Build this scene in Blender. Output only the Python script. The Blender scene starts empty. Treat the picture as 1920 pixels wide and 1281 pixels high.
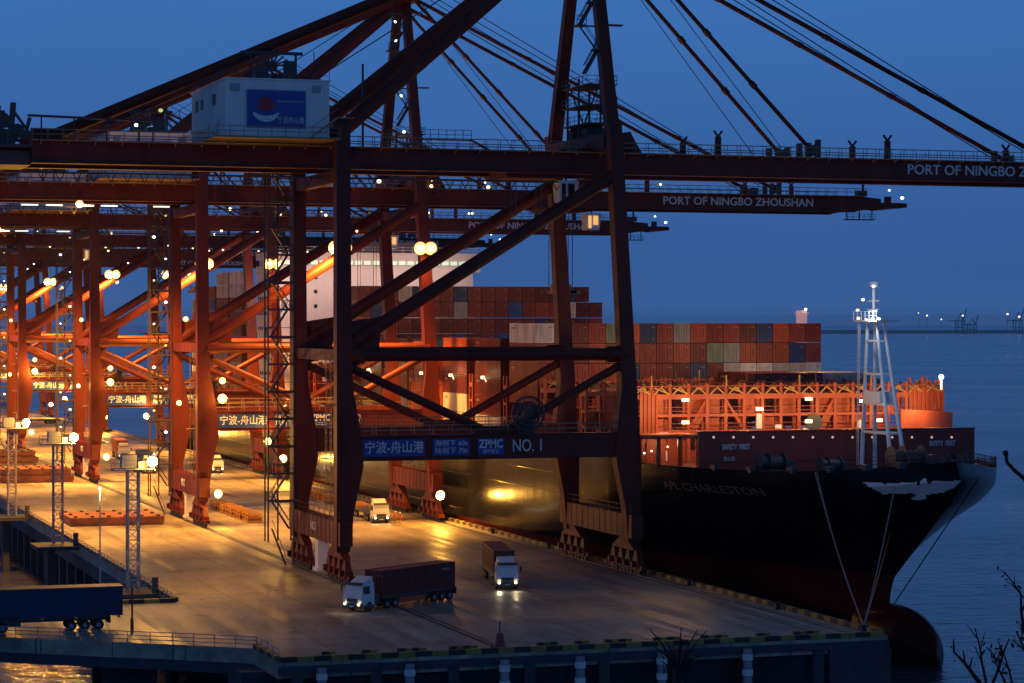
import bpy, bmesh, math, random
from mathutils import Vector, Matrix, Euler
random.seed(11)
R = math.radians
sc = bpy.context.scene
C = sc.collection
# ------------------------------------------------------------------ camera
# axes: x (u) across the quay towards the water, y (v) along the quay, z up from the quay deck
F, CX, HY, H = 4620.0, 960.0, 605.0, 29.5
cam_d = bpy.data.cameras.new('camera'); cam = bpy.data.objects.new('camera', cam_d); C.objects.link(cam)
cam_d.lens = F / 1920 * 36; cam_d.sensor_width = 36; cam_d.clip_start = 1; cam_d.clip_end = 60000
cam.location = (0, 0, H)
cam.rotation_euler = (R(90 - 0.44), 0, -math.atan2(.3126, .95))
sc.camera = cam
# ------------------------------------------------------------------ world (dusk sky)
w = bpy.data.worlds.new('World'); sc.world = w; w.use_nodes = True
nt = w.node_tree; nt.nodes.clear()
def N(t, k, **kw):
    n = t.nodes.new(k)
    for a, b in kw.items(): setattr(n, a, b)
    return n
out = N(nt, 'ShaderNodeOutputWorld'); bg = N(nt, 'ShaderNodeBackground')
tc = N(nt, 'ShaderNodeTexCoord'); sp = N(nt, 'ShaderNodeSeparateXYZ'); cr = N(nt, 'ShaderNodeValToRGB')
nt.links.new(tc.outputs['Generated'], sp.inputs[0]); nt.links.new(sp.outputs['Z'], cr.inputs[0])
e = cr.color_ramp.elements
e[0].position = 0; e[0].color = (.050, .135, .365, 1)
e[1].position = 1; e[1].color = (.016, .032, .085, 1)
for p, c in ((.02, (.036, .106, .305)), (.06, (.037, .119, .348)), (.13, (.043, .153, .435)), (.22, (.075, .215, .54)), (.36, (.060, .15, .36)), (.55, (.022, .045, .115))):
    k = e.new(p); k.color = (*c, 1)
nz = N(nt, 'ShaderNodeTexNoise'); nz.inputs['Scale'].default_value = 5; nz.inputs['Detail'].default_value = 3
mpz = N(nt, 'ShaderNodeMapping'); mpz.inputs['Scale'].default_value = (1, 1, 5)
nt.links.new(tc.outputs['Generated'], mpz.inputs[0]); nt.links.new(mpz.outputs[0], nz.inputs[0])
mr = N(nt, 'ShaderNodeMapRange'); mr.inputs['To Min'].default_value = .90; mr.inputs['To Max'].default_value = 1.10
nt.links.new(nz.outputs[0], mr.inputs[0])
nt.links.new(cr.outputs[0], bg.inputs['Color']); nt.links.new(mr.outputs[0], bg.inputs['Strength'])
nt.links.new(bg.outputs[0], out.inputs[0])
# ------------------------------------------------------------------ exposure
sc.view_settings.view_transform = 'Standard'; sc.view_settings.look = 'None'
sc.view_settings.exposure = 0; sc.view_settings.gamma = 1
sc.render.engine = 'CYCLES'
sc.cycles.use_denoising = True
sc.cycles.sample_clamp_indirect = 3; sc.cycles.sample_clamp_direct = 0
sc.cycles.max_bounces = 5; sc.cycles.diffuse_bounces = 2; sc.cycles.glossy_bounces = 3
HAZE = 0.00003
sc.cycles.volume_bounces = 0
sc.cycles.caustics_reflective = False; sc.cycles.caustics_refractive = False
# ------------------------------------------------------------------ pixel <-> place helpers (metres from here on)
def depth(u, v): return .3126 * u + .95 * v
def PU(px, v):
    r = (px - CX) / F; return (.3126 * v + r * .95 * v) / (.95 - r * .3126)
def PV(px, u):
    r = (px - CX) / F; return (.95 * u - r * .3126 * u) / (.3126 + r * .95)
def PZ(py, u, v): return H - (py - HY) * depth(u, v) / F
# ------------------------------------------------------------------ materials
def mat(name, col, rough=.6, metal=0, var=.12, scale=.6, bump=0, rnd=0, streak=False, spec=.5):
    m = bpy.data.materials.new(name); m.use_nodes = True; t = m.node_tree; b = t.nodes['Principled BSDF']
    b.inputs['Roughness'].default_value = rough; b.inputs['Metallic'].default_value = metal
    b.inputs['Specular IOR Level'].default_value = spec
    co = N(t, 'ShaderNodeTexCoord'); n = N(t, 'ShaderNodeTexNoise'); n.inputs['Scale'].default_value = scale
    n.inputs['Detail'].default_value = 6; n.inputs['Roughness'].default_value = .65
    mp = N(t, 'ShaderNodeMapping'); mp.inputs['Scale'].default_value = (1, 1, .25 if streak else 1)
    t.links.new(co.outputs['Object'], mp.inputs[0]); t.links.new(mp.outputs[0], n.inputs['Vector'])
    a = N(t, 'ShaderNodeMapRange'); a.inputs['From Min'].default_value = .3; a.inputs['From Max'].default_value = .7
    a.inputs['To Min'].default_value = 1 - var * 2; a.inputs['To Max'].default_value = 1 + var
    t.links.new(n.outputs[0], a.inputs[0])
    hs = N(t, 'ShaderNodeHueSaturation'); hs.inputs['Color'].default_value = (*col, 1)
    if rnd:
        oi = N(t, 'ShaderNodeObjectInfo'); r2 = N(t, 'ShaderNodeMapRange')
        r2.inputs['To Min'].default_value = 1 - rnd; r2.inputs['To Max'].default_value = 1 + rnd
        t.links.new(oi.outputs['Random'], r2.inputs[0])
        mu = N(t, 'ShaderNodeMath', operation='MULTIPLY'); t.links.new(a.outputs[0], mu.inputs[0]); t.links.new(r2.outputs[0], mu.inputs[1])
        t.links.new(mu.outputs[0], hs.inputs['Value'])
    else: t.links.new(a.outputs[0], hs.inputs['Value'])
    t.links.new(hs.outputs[0], b.inputs['Base Color'])
    if bump:
        bp = N(t, 'ShaderNodeBump'); bp.inputs['Strength'].default_value = bump; bp.inputs['Distance'].default_value = .05
        t.links.new(n.outputs[0], bp.inputs['Height']); t.links.new(bp.outputs[0], b.inputs['Normal'])
    return m
def glow(name, col, s, tiny=True):
    m = bpy.data.materials.new(name); m.use_nodes = True; b = m.node_tree.nodes['Principled BSDF']
    b.inputs['Base Color'].default_value = (.8, .8, .8, 1)
    b.inputs['Emission Color'].default_value = (*col, 1); b.inputs['Emission Strength'].default_value = s
    if tiny: m.cycles.emission_sampling = 'NONE'
    return m
M = dict(
    crane=mat('crane_red_paint', (.135, .020, .011), .55, var=.25, scale=.35, streak=True, spec=.3),
    crane_dark=mat('crane_machinery', (.06, .045, .045), .55),
    steel=mat('galvanised_steel', (.34, .36, .40), .5, metal=.3),
    rail=mat('handrail_paint', (.30, .20, .12), .5),
    white=mat('white_paint', (.85, .84, .82), .5, var=.06, streak=True),
    mastwhite=mat('mast_paint', (.74, .76, .80), .45, var=.05),
    cable=mat('wire_rope', (.05, .045, .045), .5),
    blue=mat('sign_blue', (.02, .07, .36), .45, var=.05),
    letter=mat('lettering_white', (.75, .76, .78), .5, var=.03),
    logo_red=mat('logo_red', (.42, .03, .03), .5, var=.03),
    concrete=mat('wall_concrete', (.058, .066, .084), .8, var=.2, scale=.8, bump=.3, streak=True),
    darkwall=mat('recess_shade_concrete', (.022, .026, .036), .9, var=.3, bump=.3),  # shade of the recess put into the concrete colour
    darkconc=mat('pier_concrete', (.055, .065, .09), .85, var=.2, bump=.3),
    yellow=mat('kerb_yellow', (.36, .25, .05), .6, var=.25, scale=2),
    black=mat('kerb_black', (.025, .025, .027), .6, var=.2, scale=2),
    rubber=mat('tyre_rubber', (.018, .018, .018), .75),
    glass=mat('vehicle_glass', (.02, .025, .03), .08, var=0),
    ship_or=mat('ship_oxide_red', (.46, .095, .035), .55, var=.16, scale=.5, streak=True),
    ship_dk=mat('breakwater_red', (.26, .035, .022), .55, var=.15, scale=.5, streak=True),
    gear=mat('deck_gear', (.055, .06, .065), .5),
    lash=mat('lashing_gear_yellow', (.55, .30, .06), .5),
    superst=mat('superstructure_white', (.66, .60, .56), .5, var=.05, scale=.2, streak=True),
    deckgreen=mat('ship_deck_paint', (.16, .05, .03), .6),
    truckwhite=mat('cab_white', (.75, .76, .78), .3, var=.03),
    rope=mat('mooring_rope', (.30, .28, .30), .8),
    orange=mat('barrier_orange', (.55, .08, .02), .5),
    hatch=mat('hatch_cover_red', (.28, .10, .05), .6, var=.25, scale=.6),
    hivis=mat('workwear_orange', (.50, .12, .03), .8), skin=mat('skin', (.45, .27, .18), .6, var=.03),
    bark=mat('twig_bark', (.020, .018, .02), .9), leafm=mat('leaf', (.012, .016, .012), .8),
    hill=mat('hill_earth', (.03, .035, .02), .95, bump=.5),
    shore=mat('far_shore_haze_tint', (.28, .32, .38), 1),  # pale haze tint put into the land colour
    g_sod=glow('sodium_lamp_glow', (1, .66, .24), 9), g_halo=glow('amber_halo_glow', (1, .42, .06), 1.15), g_wht=glow('white_lamp_glow', (.86, 1, .88), 3.5),
    g_warm=glow('warm_lamp_glow', (1, .66, .28), 4), g_cab=glow('lit_cab_window', (1, .50, .08), .9),
    g_head=glow('headlamp_glow', (1, .80, .42), 8), g_win=glow('bridge_window_glow', (.45, .9, .55), .5),
    g_open=glow('lit_opening_glow', (1, .60, .42), .55), g_shore=glow('shore_lamp_glow', (1, .80, .55), 3.0),
    g_tube=glow('tube_lamp_glow', (.75, 1, .88), 1.4), g_green=glow('green_lamp_glow', (.62, .75, .15), .7),
    shutter=mat('container_dark_frame', (.03, .02, .018), .6),
)
CONT = dict(rust=(.30, .050, .022), brown=(.20, .040, .022), orange=(.42, .085, .020), maroon=(.17, .025, .022),
            blue=(.030, .085, .26), navy=(.025, .05, .14), grey=(.26, .28, .28), white=(.66, .62, .58), green=(.16, .24, .16))
CM = {k: mat('container_' + k, c, .5, var=.2, scale=.9, rnd=.3, streak=True) for k, c in CONT.items()}
# concrete deck: slab joints, tyre wear, damp patches
def deck_material():
    m = bpy.data.materials.new('quay_concrete'); m.use_nodes = True; t = m.node_tree; b = t.nodes['Principled BSDF']; L = t.links.new
    co = N(t, 'ShaderNodeTexCoord')
    def noise(sx, sy, s, d=6):
        mp = N(t, 'ShaderNodeMapping'); mp.inputs['Scale'].default_value = (sx, sy, 1); n = N(t, 'ShaderNodeTexNoise')
        n.inputs['Scale'].default_value = s; n.inputs['Detail'].default_value = d; L(co.outputs['Object'], mp.inputs[0]); L(mp.outputs[0], n.inputs['Vector']); return n
    n1 = noise(1, 1, .09); n2 = noise(1, .05, .55); n3 = noise(1, 1, 1.2)
    br = N(t, 'ShaderNodeTexBrick'); br.offset = 0; br.inputs['Scale'].default_value = 1
    br.inputs['Brick Width'].default_value = 6; br.inputs['Row Height'].default_value = 8; br.inputs['Mortar Size'].default_value = .06
    br.inputs['Color1'].default_value = (.35, .295, .225, 1); br.inputs['Color2'].default_value = (.42, .355, .275, 1); br.inputs['Mortar'].default_value = (.11, .10, .09, 1)
    L(co.outputs['Object'], br.inputs['Vector'])
    def mul(a, n, lo, hi, f0=.35, f1=.65):
        r = N(t, 'ShaderNodeMapRange'); r.inputs['From Min'].default_value = f0; r.inputs['From Max'].default_value = f1
        r.inputs['To Min'].default_value = lo; r.inputs['To Max'].default_value = hi; L(n.outputs[0], r.inputs[0])
        x = N(t, 'ShaderNodeVectorMath', operation='SCALE'); L(a, x.inputs[0]); L(r.outputs[0], x.inputs['Scale']); return x.outputs[0]
    n4 = noise(1, .6, .33, 3)
    c = mul(mul(mul(mul(br.outputs['Color'], n1, .72, 1.15), n2, .66, 1.12), n3, .84, 1.12), n4, .55, 1.0, .30, .42)
    L(c, b.inputs['Base Color'])
    rr = N(t, 'ShaderNodeMapRange'); rr.inputs['From Min'].default_value = .38; rr.inputs['From Max'].default_value = .62
    rr.inputs['To Min'].default_value = .40; rr.inputs['To Max'].default_value = .66; L(n2.outputs[0], rr.inputs[0]); L(rr.outputs[0], b.inputs['Roughness'])
    bp = N(t, 'ShaderNodeBump'); bp.inputs['Strength'].default_value = .25; bp.inputs['Distance'].default_value = .03
    L(n3.outputs[0], bp.inputs['Height']); L(bp.outputs[0], b.inputs['Normal'])
    return m
M['deck'] = deck_material()
def water_material():
    m = bpy.data.materials.new('sea_water'); m.use_nodes = True; t = m.node_tree; b = t.nodes['Principled BSDF']; L = t.links.new
    b.inputs['Base Color'].default_value = (.06, .06, .09, 1); b.inputs['Roughness'].default_value = .07; b.inputs['IOR'].default_value = 1.6
    co = N(t, 'ShaderNodeTexCoord'); mp = N(t, 'ShaderNodeMapping'); mp.inputs['Rotation'].default_value = (0, 0, R(18)); mp.inputs['Scale'].default_value = (.6, 1, 1)
    L(co.outputs['Object'], mp.inputs[0])
    n = N(t, 'ShaderNodeTexNoise'); n.inputs['Scale'].default_value = .55; n.inputs['Detail'].default_value = 5; L(mp.outputs[0], n.inputs['Vector'])
    n2 = N(t, 'ShaderNodeTexNoise'); n2.inputs['Scale'].default_value = .06; n2.inputs['Detail'].default_value = 3; L(mp.outputs[0], n2.inputs['Vector'])
    ad = N(t, 'ShaderNodeMath', operation='MULTIPLY_ADD'); ad.inputs[1].default_value = 2.5; L(n2.outputs[0], ad.inputs[0]); L(n.outputs[0], ad.inputs[2])
    n3 = N(t, 'ShaderNodeTexNoise'); n3.inputs['Scale'].default_value = .012; n3.inputs['Detail'].default_value = 4; L(mp.outputs[0], n3.inputs['Vector'])
    r3 = N(t, 'ShaderNodeMapRange'); r3.inputs['From Min'].default_value = .35; r3.inputs['From Max'].default_value = .65; r3.inputs['To Min'].default_value = .05; r3.inputs['To Max'].default_value = .24
    L(n3.outputs[0], r3.inputs[0]); L(r3.outputs[0], b.inputs['Roughness'])
    bp = N(t, 'ShaderNodeBump'); bp.inputs['Strength'].default_value = 1.0; bp.inputs['Distance'].default_value = .7
    L(ad.outputs[0], bp.inputs['Height']); L(bp.outputs[0], b.inputs['Normal'])
    return m
M['water'] = water_material()
# ------------------------------------------------------------------ mesh builder
class MB:
    def __init__(s): s.v = []; s.f = []
    def add(s, vs, fs):
        o = len(s.v); s.v += [tuple(x) for x in vs]; s.f += [tuple(i + o for i in f) for f in fs]; return s
    def hexa(s, p): return s.add(p, [(0, 3, 2, 1), (4, 5, 6, 7), (0, 1, 5, 4), (1, 2, 6, 5), (2, 3, 7, 6), (3, 0, 4, 7)])
    def box(s, x0, x1, y0, y1, z0, z1):
        return s.hexa([(x0, y0, z0), (x1, y0, z0), (x1, y1, z0), (x0, y1, z0), (x0, y0, z1), (x1, y0, z1), (x1, y1, z1), (x0, y1, z1)])
    def bar(s, a, b, w, h=None, w2=None, h2=None):
        a, b = Vector(a), Vector(b); h = h or w; w2 = w2 or w; h2 = h2 or h
        d = (b - a).normalized(); up = Vector((0, 0, 1)) if abs(d.z) < .95 else Vector((0, 1, 0))
        x = d.cross(up).normalized(); y = x.cross(d).normalized(); P = []
        for c, ww, hh in ((a, w, h), (b, w2, h2)):
            for i, j in ((-1, -1), (1, -1), (1, 1), (-1, 1)): P.append(c + x * i * ww / 2 + y * j * hh / 2)
        return s.hexa(P)
    def tube(s, a, b, r, n=8, r2=None, cap=True):
        a, b = Vector(a), Vector(b); r2 = r if r2 is None else r2
        d = (b - a).normalized(); up = Vector((0, 0, 1)) if abs(d.z) < .95 else Vector((0, 1, 0))
        x = d.cross(up).normalized(); y = x.cross(d).normalized(); P = []
        for c, rr in ((a, r), (b, r2)):
            for i in range(n): t = 2 * math.pi * i / n; P.append(c + x * math.cos(t) * rr + y * math.sin(t) * rr)
        fs = [(i, (i + 1) % n, n + (i + 1) % n, n + i) for i in range(n)]
        if cap: fs += [tuple(range(n))[::-1], tuple(range(n, 2 * n))]
        return s.add(P, fs)
    def path(s, pts, r, n=6):
        for a, b in zip(pts, pts[1:]): s.tube(a, b, r, n)
        return s
    def ball(s, c, r, n=8, m=5, sz=1):
        P = []; fs = []
        for j in range(m + 1):
            ph = math.pi * j / m
            for i in range(n): t = 2 * math.pi * i / n; P.append((c[0] + r * math.sin(ph) * math.cos(t), c[1] + r * math.sin(ph) * math.sin(t), c[2] + r * sz * math.cos(ph)))
        for j in range(m):
            for i in range(n): fs.append((j * n + i, (j + 1) * n + i, (j + 1) * n + (i + 1) % n, j * n + (i + 1) % n))
        return s.add(P, fs)
    def railing(s, a, b, h=1.1, step=2.0, t=.06, rails=2):
        a, b = Vector(a), Vector(b); L = (b - a).length; n = max(1, round(L / step))
        for i in range(n + 1): p = a.lerp(b, i / n); s.bar(p, p + Vector((0, 0, h)), t)
        for k in range(rails): z = Vector((0, 0, h * (k + 1) / rails)); s.bar(a + z, b + z, t)
        return s
    def mesh(s, name):
        me = bpy.data.meshes.new(name); me.from_pydata(s.v, [], s.f); me.validate(); me.update(); return me
    def build(s, name, m, parent=None, loc=(0, 0, 0), smooth=False):
        me = s.mesh(name); o = bpy.data.objects.new(name, me); C.objects.link(o); me.materials.append(m)
        o.location = loc
        if parent is not None: o.parent = parent
        if smooth:
            for p in me.polygons: p.use_smooth = True
        return o
def tag(o, label=None, cat=None, group=None, kind=None):
    for k, v in (('label', label), ('category', cat), ('group', group), ('kind', kind)):
        if v: o[k] = v
    return o
def thing(name, label, cat, loc=(0, 0, 0), rz=0, group=None):
    o = bpy.data.objects.new(name, None); C.objects.link(o); o.empty_display_size = .5
    o.location = loc; o.rotation_euler.z = rz; return tag(o, label, cat, group)
def copy_tree(o, parent=None):
    c = o.copy(); C.objects.link(c)
    if parent is not None: c.parent = parent
    for ch in list(o.children): copy_tree(ch, c)
    return c
def text_mesh(body, size, align='LEFT', extrude=.02, bold=0):
    cu = bpy.data.curves.new('txt', 'FONT'); cu.body = body; cu.size = size; cu.align_x = align; cu.align_y = 'CENTER'
    cu.extrude = extrude; cu.offset = bold; cu.resolution_u = 3
    o = bpy.data.objects.new('txt', cu); C.objects.link(o)
    dg = bpy.context.evaluated_depsgraph_get(); me = bpy.data.meshes.new_from_object(o.evaluated_get(dg))
    bpy.data.objects.remove(o); return me
def text(body, size, m, parent, loc, rot=(R(90), 0, 0), align='LEFT', width=None, name='lettering', bold=0):
    me = text_mesh(body, size, align, bold=bold)
    o = bpy.data.objects.new(name, me); C.objects.link(o); o.location = loc; o.rotation_euler = rot; o.parent = parent
    me.materials.clear(); me.materials.append(m)
    if width:
        xs = [v.co.x for v in me.vertices]; k = width / (max(xs) - min(xs))
        for v in me.vertices: v.co.x *= k
    return o
BULB = {}
def bulb(kind, r, parent, loc, name='lamp'):
    key = (kind, r)
    if key not in BULB:
        me = MB().ball((0, 0, 0), r, 10, 6, .8).mesh('lamp'); me.materials.append(M[kind])
        for p in me.polygons: p.use_smooth = True
        BULB[key] = me
    o = bpy.data.objects.new(name, BULB[key]); C.objects.link(o); o.location = loc
    if parent is not None: o.parent = parent
    return o
LD = {}
SOD = (1, .46, .06); SODH = (1, .41, .06); WHT = (.85, 1, .88); WRM = (1, .62, .28)
def light(parent, loc, energy, col=None, r=.4, spot=None, rot=None):
    col = col or SOD
    key = (energy, col, r, spot)
    if key not in LD:
        l = bpy.data.lights.new('lamp_light', 'SPOT' if spot else 'POINT'); l.energy = energy; l.color = col; l.shadow_soft_size = r
        if spot: l.spot_size = R(spot); l.spot_blend = .6
        LD[key] = l
    o = bpy.data.objects.new('lamp_light', LD[key]); C.objects.link(o); o.location = loc
    if rot: o.rotation_euler = rot
    if parent is not None: o.parent = parent
    return o
# ================================================================== SETTING
WZ = -8.5
def sheet(name, pts, z, m, zb=None, kind='structure'):
    b = MB(); n = len(pts); b.v = [(x, y, z) for x, y in pts]; b.f = [tuple(range(n))]
    if zb is not None:
        b.v += [(x, y, zb) for x, y in pts]; b.f += [(i, i + n, (i + 1) % n + n, (i + 1) % n) for i in range(n)] + [tuple(range(n, 2 * n))[::-1]]
    return tag(b.build(name, m), kind=kind)
sheet('water', [(-12000, -300), (16000, -300), (16000, 26000), (-12000, 26000)], WZ, M['water'])
QE, QL, QN = 106.0, 47.4, 209.0      # quay edge (water), land edge, near end
sheet('quay_deck', [(QL, QN), (QE, QN), (QE, 1500), (QL, 1500), (QL, 258), (-70, 258), (-70, 234.5), (26, 234.5), (41, 224), (QL, 219)], 0, M['deck'], -1.4)
# rail tracks and dark drain slots beside them
for u in (68.8, 103.8):
    b = MB().box(u - .5, u + .5, QN + 1.5, 1400, .004, .010); tag(b.build('rail_slot', M['black']), kind='structure')
    b = MB().box(u - .05, u + .05, QN + 1.5, 1400, .010, .06); tag(b.build('rail_track', M['steel']), kind='structure')
for u in (52, 74.5, 79.0, 83.5, 88.0, 92.5):
    b = MB()
    for k in range(60): b.box(u - .08, u + .08, 214 + k * 14, 214 + k * 14 + 9, .004, .008)
    tag(b.build('lane_marking', mat('lane_marking_paint', (.34, .33, .30), .6, var=.4, scale=1.5) if u == 52 else bpy.data.materials['lane_marking_paint']), kind='structure')
# underside beams and piles of the quay
b = MB()
for v in range(262, 900, 8): b.box(QL + .6, QL + 2.0, v, v + 1.4, -10, -1.42)
b.box(QL + .2, QL + .7, 258.5, 1400, -3.2, -1.42)
b.box(60, 62, 262, 1400, -10, -1.42)
tag(b.build('quay_wall', M['concrete']), kind='structure')
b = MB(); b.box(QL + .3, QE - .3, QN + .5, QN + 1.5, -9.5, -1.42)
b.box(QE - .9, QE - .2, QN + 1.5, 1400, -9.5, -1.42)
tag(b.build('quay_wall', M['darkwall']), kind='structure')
# near end face: panels, edge beam
b = MB(); b.box(QL, QE, QN - .35, QN, -1.0, -.35)
x = QL + 1.2
while x < QE - 2:
    b.box(x, x + 1.0, QN - .25, QN + .5, -9.5, -1.0); x += 7.1
b.box(QE - 6.2, QE + .1, QN - .5, QN + .5, -9.4, -1.0)
tag(b.build('quay_wall', M['concrete']), kind='structure')
# kerbs in alternating yellow and black blocks
def kerb(a, c, w=.5, h=.45, seg=1.5):
    a, c = Vector(a), Vector(c); L = (c - a).length; n = int(L / seg); by, bk = MB(), MB()
    for i in range(n):
        p, q = a.lerp(c, i / n), a.lerp(c, (i + .97) / n); (by if i % 2 else bk).bar(p + Vector((0, 0, h / 2)), q + Vector((0, 0, h / 2)), w, h)
    tag(by.build('kerb', M['yellow']), kind='structure'); tag(bk.build('kerb', M['black']), kind='structure')
kerb((QL + .2, QN + .2, 0), (QE - .3, QN + .2, 0)); kerb((QE - .2, QN + 1, 0), (QE - .2, 700, 0))
kerb((QL + .2, 258.2, 0), (QL + .2, 620, 0)); kerb((36, 257.8, 0), (QL, 257.8, 0)); kerb((QL + .2, 219, 0), (QL + .2, QN + 1, 0)); kerb((-70, 234.7, 0), (26, 234.7, 0), .25, .25)
b1, b2 = MB(), MB(); x = 52.0; rk = random.Random(3)
while x < 100:
    n_ = rk.choice((2, 3, 4))
    for q in range(n_): (b1 if q % 2 else b2).box(x, x + .62, QN + 2.6, QN + 3.1, 0, .42); x += .66
    x += rk.uniform(1.2, 3.2)
tag(b1.build('kerb', M['yellow']), kind='structure'); tag(b2.build('kerb', M['black']), kind='structure')
# trestle structure below the approach
b = MB(); b.box(-70, 26, 235.2, 236.4, -2.6, -1.42).box(-70, 26, 254, 255.4, -2.6, -1.42)
for x, wd in ((-40, 3), (36.6, 4.4),):
    b.box(x, x + wd, 232.4 if x > 0 else 235, 238, -5.2, -1.42)
b.box(45.2, 49, 214, 219.6, -4.6, -1.42)
b.bar((26, 235.3, -1.9), (47.3, 219.6, -1.9), .8, .95)
for x in (-40, -12, 12, 38.5, 46): b.tube((x, 240, -9.5), (x, 240, -1.42), .7, 10); b.tube((x, 252, -9.5), (x, 252, -1.42), .7, 10)
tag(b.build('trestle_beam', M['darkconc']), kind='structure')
# railing of the trestle (near side)
b = MB(); b.railing((-70, 234.6, .25), (26, 234.6, .25), 1.05, 2.2, .07, 3).railing((26, 234.6, 0), (41, 224, 0), 1.05, 2.2, .07, 3).railing((41, 224, 0), (QL + .3, 219, 0), 1.05, 2, .07, 3)
b.railing((QL + .3, 219, 0), (QL + .3, QN + 1, 0), 1.05, 2, .07, 3)
tag(b.build('railing', M['steel']), 'grey steel railing along the near edge of the approach trestle', 'railing')
b = MB(); b.railing((QL - .25, 258.4, 0), (QL - .25, 620, 0), 1.0, 2.4, .07, 2)
tag(b.build('railing', M['steel']), 'low steel railing along the landward edge of the quay', 'railing')
# hillside the camera stands on
b = MB(); nx, ny = 30, 16; P = []
for j in range(ny + 1):
    for i in range(nx + 1):
        d = -8 + j * 6.5; x = -45 + i * 3.6
        z = 29.5 - 1.9 - max(0, d) * .24 + .35 * math.sin(i * 1.3) * math.cos(j * 1.7) - (.8 if d > 30 else 0)
        P.append((x + .33 * d, d, z))
b.add(P, [(j * (nx + 1) + i, j * (nx + 1) + i + 1, (j + 1) * (nx + 1) + i + 1, (j + 1) * (nx + 1) + i) for j in range(ny) for i in range(nx)])
tag(b.build('hill', M['hill'], smooth=True), kind='structure')
# far shore: low hills across the water
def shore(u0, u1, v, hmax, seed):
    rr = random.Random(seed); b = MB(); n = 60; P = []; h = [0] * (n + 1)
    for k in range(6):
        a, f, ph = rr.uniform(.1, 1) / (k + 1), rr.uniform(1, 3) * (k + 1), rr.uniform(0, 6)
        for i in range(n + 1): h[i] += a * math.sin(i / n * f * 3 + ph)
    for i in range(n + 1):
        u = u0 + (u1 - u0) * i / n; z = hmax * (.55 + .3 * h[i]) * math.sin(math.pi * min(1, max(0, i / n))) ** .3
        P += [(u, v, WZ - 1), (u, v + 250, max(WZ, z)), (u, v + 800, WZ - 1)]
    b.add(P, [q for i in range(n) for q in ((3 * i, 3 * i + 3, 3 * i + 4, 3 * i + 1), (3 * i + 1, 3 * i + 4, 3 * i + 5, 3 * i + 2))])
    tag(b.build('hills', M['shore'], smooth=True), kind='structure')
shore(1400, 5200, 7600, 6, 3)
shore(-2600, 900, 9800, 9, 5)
for k, (px, py, r, wd) in enumerate(((1738, 592, 3.0, 'leftmost of the far shore lights'), (1765, 599, 2.4, 'faint light low on the far shore, second from the left'), (1805, 592, 3.2, 'bright round light in the middle of the far shore lights'),
                              (1889, 589, 3.6, 'brightest far shore light near the right end of the row'), (1911, 594, 3.8, 'rightmost of the far shore lights'), (1722, 587, 1.8, 'small dim light at the far left end of the shore row'))):
    v = 7300; u = PU(px, v); z = PZ(py, u, v)
    t = thing('shore_lamp', wd, 'lamp', (u, v, WZ), 0, 'lamps on the far shore')
    MB().bar((0, 0, 0), (0, 0, z - WZ), .8).build('pole', M['steel'], t)
    bulb('g_shore', r, t, (0, 0, z - WZ))
for i, (px, hgt_) in enumerate(((1800, 88), (1822, 64), (1908, 92))):
    v = 7500; u = PU(px, v); t = thing('gantry_crane', ['faint hazy crane on the far shore, taller of the close pair', 'faint hazy crane on the far shore, shorter of the close pair', 'faint hazy crane at the far right end of the shore'][i], 'crane', (u, v, WZ), 0, 'hazy cranes on the far shore')
    b = MB()
    for x in (-14, 14):
        for y in (-9, 9): b.bar((x, y, 0), (x * .8, y, hgt_ * .5), 2.4)
    b.bar((-40, 0, hgt_ * .5), (20, 0, hgt_ * .5), 3); b.bar((11, 0, hgt_ * .5), (4, 0, hgt_ * .8), 2.2); b.bar((-11, 0, hgt_ * .5), (4, 0, hgt_ * .8), 1.6)
    b.bar((12, 0, hgt_ * .5), (26, 0, hgt_), 2.4); b.bar((-12, 0, hgt_ * .24), (12, 0, hgt_ * .24), 2)
    b.build('frame', M['shore'], t)  # frame shares the haze-tinted land colour
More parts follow.
